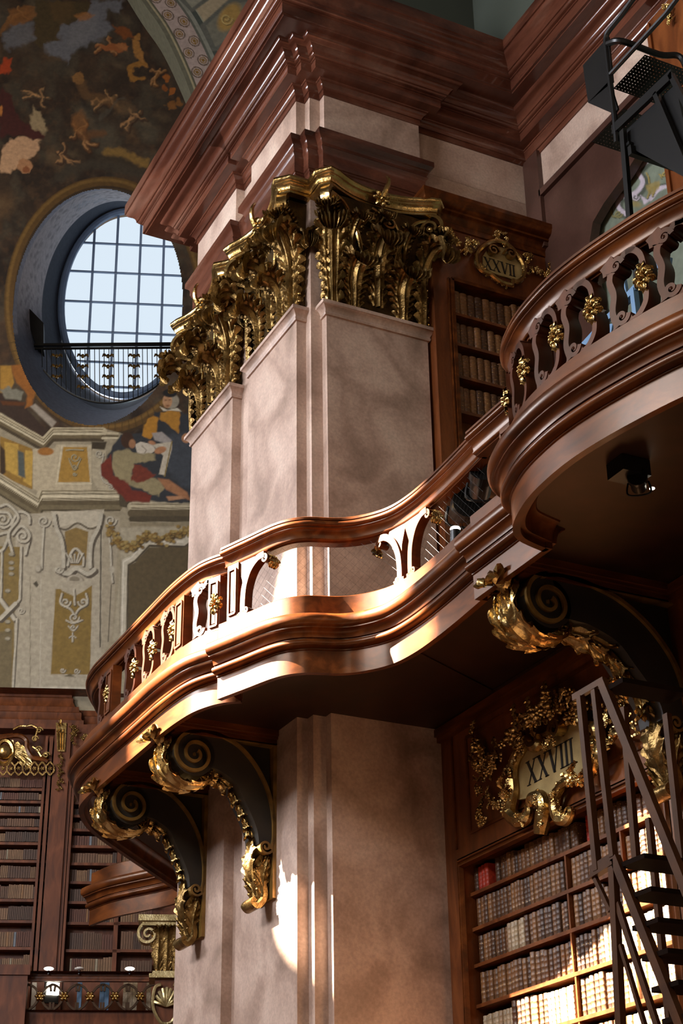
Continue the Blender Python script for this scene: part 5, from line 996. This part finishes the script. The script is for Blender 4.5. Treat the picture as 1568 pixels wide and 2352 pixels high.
c = fr_(120, 2272, DRr+.4); t = empty('spot_lamp', c, 'bright square lamp glowing behind the far balustrade', 'lamp'); m = MB(); m.box(c[0]-.13, c[0]+.13, c[1]-.1, c[1], c[2]-.13, c[2]+.13); m.build('lamp_face', 'lamp_glow', t, smooth=False); m = MB(); m.box(c[0]-.16, c[0]+.16, c[1], c[1]+.1, c[2]-.3, c[2]+.16); m.build('housing', 'black_metal', t, smooth=False)
# gilded pilaster of the next arch
DP = 33.0
def fpq(px, py, D=DP): s_, z = far_at(px, py, D); return far(s_, z, D)
pl = empty('carved_pilaster', fpq(385, 2352), 'wooden pilaster with gilded scroll capital and shell ornament beside the far balustrade', 'pilaster')
m = MB(); a, z0 = far_at(352, 2352, DP); b = far_at(440, 2352, DP)[0]; fbox(m, a, b, 3, far_at(380, 2245, DP)[1], DP, DP+.6); fbox(m, a+.1, b, far_at(380, 2245, DP)[1], far_at(380, 2120, DP)[1], DP+.1, DP+.6); m.build('shaft', 'far_wood', pl, smooth=False)
m = MB(); z1 = far_at(380, 2243, DP)[1]; fbox(m, a-.12, b, z1-.04, z1+.04, DP-.12, DP+.6); fbox(m, a-.06, b, z1+.04, z1+.10, DP-.06, DP+.6); z2 = far_at(330, 2118, DP)[1]; a2 = far_at(318, 2118, DP)[0]
fbox(m, a2, b, z2-.02, z2+.10, DP-.25, DP+.6); fbox(m, a2+.08, b, z2-.10, z2-.02, DP-.18, DP+.6); m.build('abacus', 'pale_gilding', pl, smooth=False)
m = MB(); m.ribbon(spiral(fpq(340, 2148), -FE, (0, 0, 1), .24, .03, PI/2, -1.7, 36), FN*.25, np.linspace(.06, .03, 37)); m.build('volute', 'pale_gilding', pl)
for px, w_ in ((362, .16), (382, .18), (402, .16)):
    m = MB(); c = fpq(px, 2236); leaf(m, [c, c+np.array((0, 0, .4))-FN*.05, c+np.array((0, 0, .75))-FN*.12, c+np.array((0, 0, .9))-FN*.25, c+np.array((0, 0, .82))-FN*.33], FE, w_, lobes=5, nt=22, nu=5, depth=.25); m.build('acanthus_leaf', 'old_gilding', pl)
m = MB(); spray(m, [fpq(352, 2160), fpq(375, 2140), fpq(400, 2125)], -FN, .12, 31, 1.2); spray(m, [fpq(385, 2160), fpq(390, 2190), fpq(395, 2215)], -FN, .10, 32, 1.2); m.build('carved_flowers', 'old_gilding', pl)
m = MB(); c = fpq(382, 2312, DP-.06)
for k in range(9): a_ = PI*.08+k*PI*.84/8; m.tube(catmull([c, c+FE*.12*math.cos(a_)+np.array((0, 0, .16*math.sin(a_)))-FN*.05, c+FE*.24*math.cos(a_)+np.array((0, 0, .36*math.sin(a_)))], 4), np.linspace(.015, .04, 9), 6)
for s_ in (-1, 1): m.tube(catmull([c+FE*s_*.12+np.array((0, 0, .42)), c+FE*s_*.24+np.array((0, 0, .35)), c+FE*s_*.26, c+FE*s_*.12-np.array((0, 0, .28)), c-np.array((0, 0, .33))], 5), .035, 6)
spray(m, [c-np.array((0, 0, .35)), c-np.array((0, 0, .8))], -FN, .09, 33); m.build('shell', 'pale_gilding', pl)
cp = empty('gilded_capital', fpq(400, 2010, 29), 'small pale gilded capital edge showing between pier and dark bracket', 'capital')
m = MB(); s_, z = far_at(393, 1962, 29.0); fbox(m, s_, s_+.6, z-.09, z+.02, 28.9, 29.5); fbox(m, s_+.04, s_+.6, z-.20, z-.08, 29, 29.5); m.build('abacus', 'pale_gilding', cp, smooth=False)
m = MB(); m.ribbon(spiral(fpq(412, 1990, 29), -FE, (0, 0, 1), .14, .02, PI/2, -1.5, 24), FN*.2, .035); m.build('volute', 'pale_gilding', cp)
# curved fascia of the next gallery bay, seen beyond the pier
nb_ = empty('far_gallery', (7.8, 22.5, 5.6), 'short curved walnut gallery front glimpsed beyond the pier', 'gallery')
P = catmull([(7.50, 23.6), (7.62, 23.0), (7.85, 22.5), (8.08, 22.05), (8.22, 21.6), (8.30, 21.1)], 5)[::-1]
m = MB(); sweep(m, P, prof_body, cap=True); m.build('fascia_moulding', 'walnut', nb_)
# ================================================================== LADDERS, LAMPS, CASES
def frame_pt(px, py, X): return at(px, py, 0, X)
XL = 6.9
ld = empty('library_ladder', (7.2, 9.2, -1.6), 'brown painted library ladder standing before the sunlit bookcase XXVIII', 'ladder')
def pb(name, a, b, w_, t_, X=XL, Xb=None, mat='ladder_paint', up=(1, 0, 0)):
    m = MB(); m.bar(frame_pt(*a, X), frame_pt(*b, X if Xb is None else Xb), w_, t_, up); m.build(name, mat, ld, smooth=False)
XF = 7.5
pb('top_rail', (1318, 1603), (1388, 1562), .05, .04); pb('post', (1333, 1600), (1372, 2000), .055, .05); pb('post', (1366, 1585), (1409, 1968), .05, .05)
pb('stringer', (1383, 1566), (1600, 2100), .075, .05); pb('platform_rail', (1358, 2000), (1412, 1966), .06, .04); pb('platform_rail', (1358, 2016), (1412, 1982), .025, .06)
pb('leg', (1407, 1975), (1428, 2420), .065, .05); pb('brace', (1364, 2012), (1402, 2092), .035, .03); pb('stringer', (1412, 1970), (1590, 2420), .075, .05); pb('brace', (1418, 2075), (1530, 2420), .05, .03); pb('brace', (1425, 2170), (1500, 2420), .03, .03)
# far side frame
m = MB()
def fp2(px, py): return frame_pt(px, py, XF)
for nme, a, b, w_ in (('post', (1432, 1625), (1462, 1985), .06), ('post', (1531, 1640), (1575, 2060), .06), ('leg', (1490, 1880), (1545, 2420), .05)):
    m = MB(); m.bar(fp2(*a), fp2(*b), w_, .045, (1, 0, 0)); m.build(nme, 'ladder_paint', ld, smooth=False)
ya = frame_pt(1383, 1563, XL)
m = MB(); 
for (px, py), dz in (((1390, 1580), 0),):
    a = frame_pt(px, py, XL); m.hexa([(XL, a[1]-.22, a[2]-.03), (XF, a[1]-.22, a[2]-.03), (XF, a[1]+.02, a[2]-.03), (XL, a[1]+.02, a[2]-.03), (XL, a[1]-.22, a[2]+.01), (XF, a[1]-.22, a[2]+.01), (XF, a[1]+.02, a[2]+.01), (XL, a[1]+.02, a[2]+.01)])
m.build('top_tread', 'matt_brown', ld, smooth=False)
for px, py in ((1440, 1975), (1455, 2050), (1470, 2120), (1492, 2190), (1515, 2262), (1540, 2335)):
    a = frame_pt(px, py, XL); m = MB(); m.box(XL, XF, a[1]-.20, a[1]+.10, a[2]-.035, a[2]); m.build('tread', 'matt_brown', ld, smooth=False)
# black rolling stair on the gallery bay
XS = 7.6
st = empty('rolling_stair', (7.9, 9.0, 6.2), 'black metal rolling stair with perforated platform on the round gallery bay', 'stair')
def q(px, py, X=XS): return frame_pt(px, py, X)
m = MB(); m.tube(catmull([q(1480, -40), q(1430, 30), q(1400, 68), q(1392, 84), q(1392, 110), q(1400, 180), q(1410, 260), q(1416, 328)], 6), .028, 8); m.build('handrail', 'black_metal', st)
m = MB(); m.tube([q(1560, -10), q(1530, 30), q(1402, 170)], .024, 8); m.build('handrail', 'black_metal', st)
a = q(1400, 175); c_ = q(1542, 160, 7.75); b = q(1538, 175)
P0, P1 = q(1398, 96), q(1402, 178); pz = P0[2]
m = MB(); xs0, xs1 = XS, XS+.62; y1_, y0_ = q(1392, 185)[1], q(1392, 185)[1]-.55; zp = q(1392, 185)[2]
# perforated tread plate: bars in two directions leave the rows of holes
def plate(x0, x1, y0, y1, z, n1, n2, r=.30):
    m = MB(); dx, dy = (x1-x0)/n1, (y1-y0)/n2; hw, hh = dx*r*.5, dy*r*.5
    for i in range(n1+1): c = x0+i*dx; m.box(max(x0, c-dx/2+hw), min(x1, c+dx/2-hw), y0, y1, z-.004, z)
    for j in range(n2+1): c = y0+j*dy; m.box(x0, x1, max(y0, c-dy/2+hh), min(y1, c+dy/2-hh), z-.0045, z+.0005)
    return m
yt = q(1400, 200)[1]
m = plate(XS+.04, XS+.60, yt-.50, yt, q(1400, 200)[2], 16, 13); m.build('perforated_tread', 'black_metal', st, smooth=False)
zq = q(1410, 262)[2]; yq = q(1410, 262)[1]
m = plate(XS+.04, XS+.60, yq-.1, yq+.42, zq, 16, 12); m.build('perforated_tread', 'black_metal', st, smooth=False)
pa_, pb_, pc_, pd_ = q(1338, 150), q(1396, 84), q(1406, 188), q(1350, 236)
m = MB(); m.prism([pa_, pb_, pc_, pd_], (.02, 0, 0)); m.build('toe_board', 'black_metal', st, smooth=False)
m = MB(); m.prism([q(1350, 236), q(1398, 186), q(1398+20, 250), q(1410, 262)], (.02, 0, 0)); m.build('side_plate', 'black_metal', st, smooth=False)
for nme, a, b, w_ in (('stringer', (1408, 300), (1545, 170), .10), ('leg', (1430, 300), (1446, 500), .06), ('leg', (1505, 215), (1600, 440), .05), ('leg', (1540, 170), (1620, 330), .05)):
    m = MB(); m.bar(q(*a), q(*b), w_, .04, (1, 0, 0)); m.build(nme, 'black_metal', st, smooth=False)
for px, py, hgt in ((1445, 345, .10), (1440, 330, .03)):
    a = q(px, py); m = MB(); m.bar(a, a+np.array((.70, 0, 0)), .05, hgt); m.build('cross_bar', 'black_metal', st, smooth=False)
a = q(1420, 95); m = MB(); m.tube(catmull([q(1396, 100), a+np.array((.05, 0, .02)), a+np.array((.45, -.02, .0)), a+np.array((.62, -.10, -.02)), a+np.array((.66, -.14, -.20)), a+np.array((.66, -.14, -.5))], 6), .032, 8); m.build('guard_tube', 'black_metal', st)
for f_ in ((1446, 500), (1600, 440)):
    a = q(*f_); m = MB(); m.bar(a, (a[0], a[1], 6.2), .05, .04, (1, 0, 0)); m.build('leg', 'black_metal', st, smooth=False)
m = MB(); a = q(1450, 345); m.prism([q(1415, 305)+np.array((.05, 0, 0)), q(1540, 190)+np.array((.05, 0, 0)), q(1590, 420)+np.array((.05, 0, 0)), q(1445, 340)+np.array((.05, 0, 0))], (.60, 0, 0)); m.build('step_box', 'black_metal', st, smooth=False)
# black stage lamps on the gallery behind the curved rail
def stage_lamp(c, d, r, L_, label):
    t = empty('stage_lamp', c-np.array((0, 0, r*2)), label, 'lamp', 'black stage lamps'); d = np.array(d, float); d /= np.linalg.norm(d)
    m = MB(); m.tube([c-d*L_*.5, c-d*L_*.4, c+d*L_*.2, c+d*L_*.22, c+d*L_*.5], [r*.6, r*.9, r, r*1.15, r*1.15], 14); m.build('housing', 'black_metal', t)
    m = MB(); s_ = np.cross(d, (0, 0, 1)); s_ /= np.linalg.norm(s_); m.tube(catmull([c+s_*r*1.15, c+s_*r*1.2-np.array((0, 0, r*1.5)), c-s_*r*1.2-np.array((0, 0, r*1.5)), c-s_*r*1.15], 5), r*.12, 6); m.build('yoke', 'black_metal', t); return t
c = at(1105, 1110, 0, 7.0); stage_lamp(c, (-.4, -.9, .3), .11, .34, 'upper of the two black stage lamps behind the netted part of the rail')
c = at(1065, 1165, 0, 7.1); t = stage_lamp(c, (-.3, -.9, -.2), .13, .40, 'lower of the two black stage lamps behind the netted part of the rail')
c = at(1045, 1215, 0, 6.85); t = empty('clip_lamp', c-np.array((0, 0, .2)), 'small white lit lamp on a black stand behind the netted rail', 'lamp'); m = MB(); m.ball(c, .05, 6, (1, 1, .5)); m.build('lamp_head', 'lamp_glow', t); m = MB(); m.tube([c-np.array((0, 0, .25)), c-np.array((0, 0, .02))], [.06, .05], 10); m.build('stand', 'black_metal', t)
c = at(1465, 1108, 2, 5.60); t = stage_lamp(c, (-.5, -.6, .0), .065, .2, 'black spotlight fixed under the round gallery bay'); m = MB(); m.box(c[0]-.2, c[0]+.05, c[1]-.1, c[1]+.1, c[2]+.02, c[2]+.15); m.build('mounting_box', 'black_metal', t, smooth=False)
c2 = at(1497, 1122, 2, 5.58); m = MB(); m.ball(c2, .022, 5, (1, 1, .4)); m.build('lens', 'lamp_glow', t)
# blue metal trestle and glowing globe lamps behind the bay balustrade
t = empty('metal_trestle', (7.2, 8.3, 6.2), 'blue-grey metal trestle behind the round bay balustrade', 'trestle')
for a, b in (((1290, 850), (1460, 660)), ((1430, 640), (1440, 700)), ((1405, 745), (1395, 810)), ((1480, 620), (1540, 600))):
    m = MB(); m.bar(at(*a, 0, 7.1), at(*b, 0, 7.1), .06, .03, (1, 0, 0)); m.build('bar', 'blue_metal', t, smooth=False)
for px, py in ((1290, 850), (1455, 665)):
    c = at(px, py, 0, 7.1); m = MB(); m.bar(c, (c[0], c[1], 6.15), .05, .05, (1, 0, 0)); m.build('leg', 'blue_metal', t, smooth=False)
for px, py, lb in ((1366, 815, 'larger warm globe lamp at the foot of the round bay balustrade, right one'), (1290, 880, 'smaller warm globe lamp at the foot of the round bay balustrade, left one')):
    c = at(px, py, 0, 6.45); t = empty('globe_lamp', (c[0], c[1], 6.15), lb, 'lamp'); m = MB(); m.ball(c, .05, 7); m.build('globe', 'lamp_glow', t); m = MB(); m.tube([(c[0], c[1], 6.15), (c[0], c[1], 6.18), (c[0], c[1], 6.2), c-np.array((0, 0, .04))], [.06, .06, .015, .015], 10); m.build('stand', 'black_metal', t)

# wooden casing with a gilded garland at the far right of the niche wall
t = empty('door_casing', (10.0, 10.6, 12.5), 'orange-brown wooden casing with a small gilded garland, behind the black rolling stair', 'casing')
a = at(1492, 100, 0, 9.98); m = MB(); m.box(9.98, 10.1, a[1]-1.6, a[1], 11.0, 14.06); m.box(9.95, 9.98, a[1]-.06, a[1], 11.0, 14.0); m.build('board', 'case_wood', t, smooth=False)
m = MB(); spray(m, [at(1528, 10, 0, 9.95), at(1541, 35, 0, 9.95), at(1545, 60, 0, 9.95)], (-1, 0, 0), .075, 77, 1.3); m.build('garland', 'gilding', t)
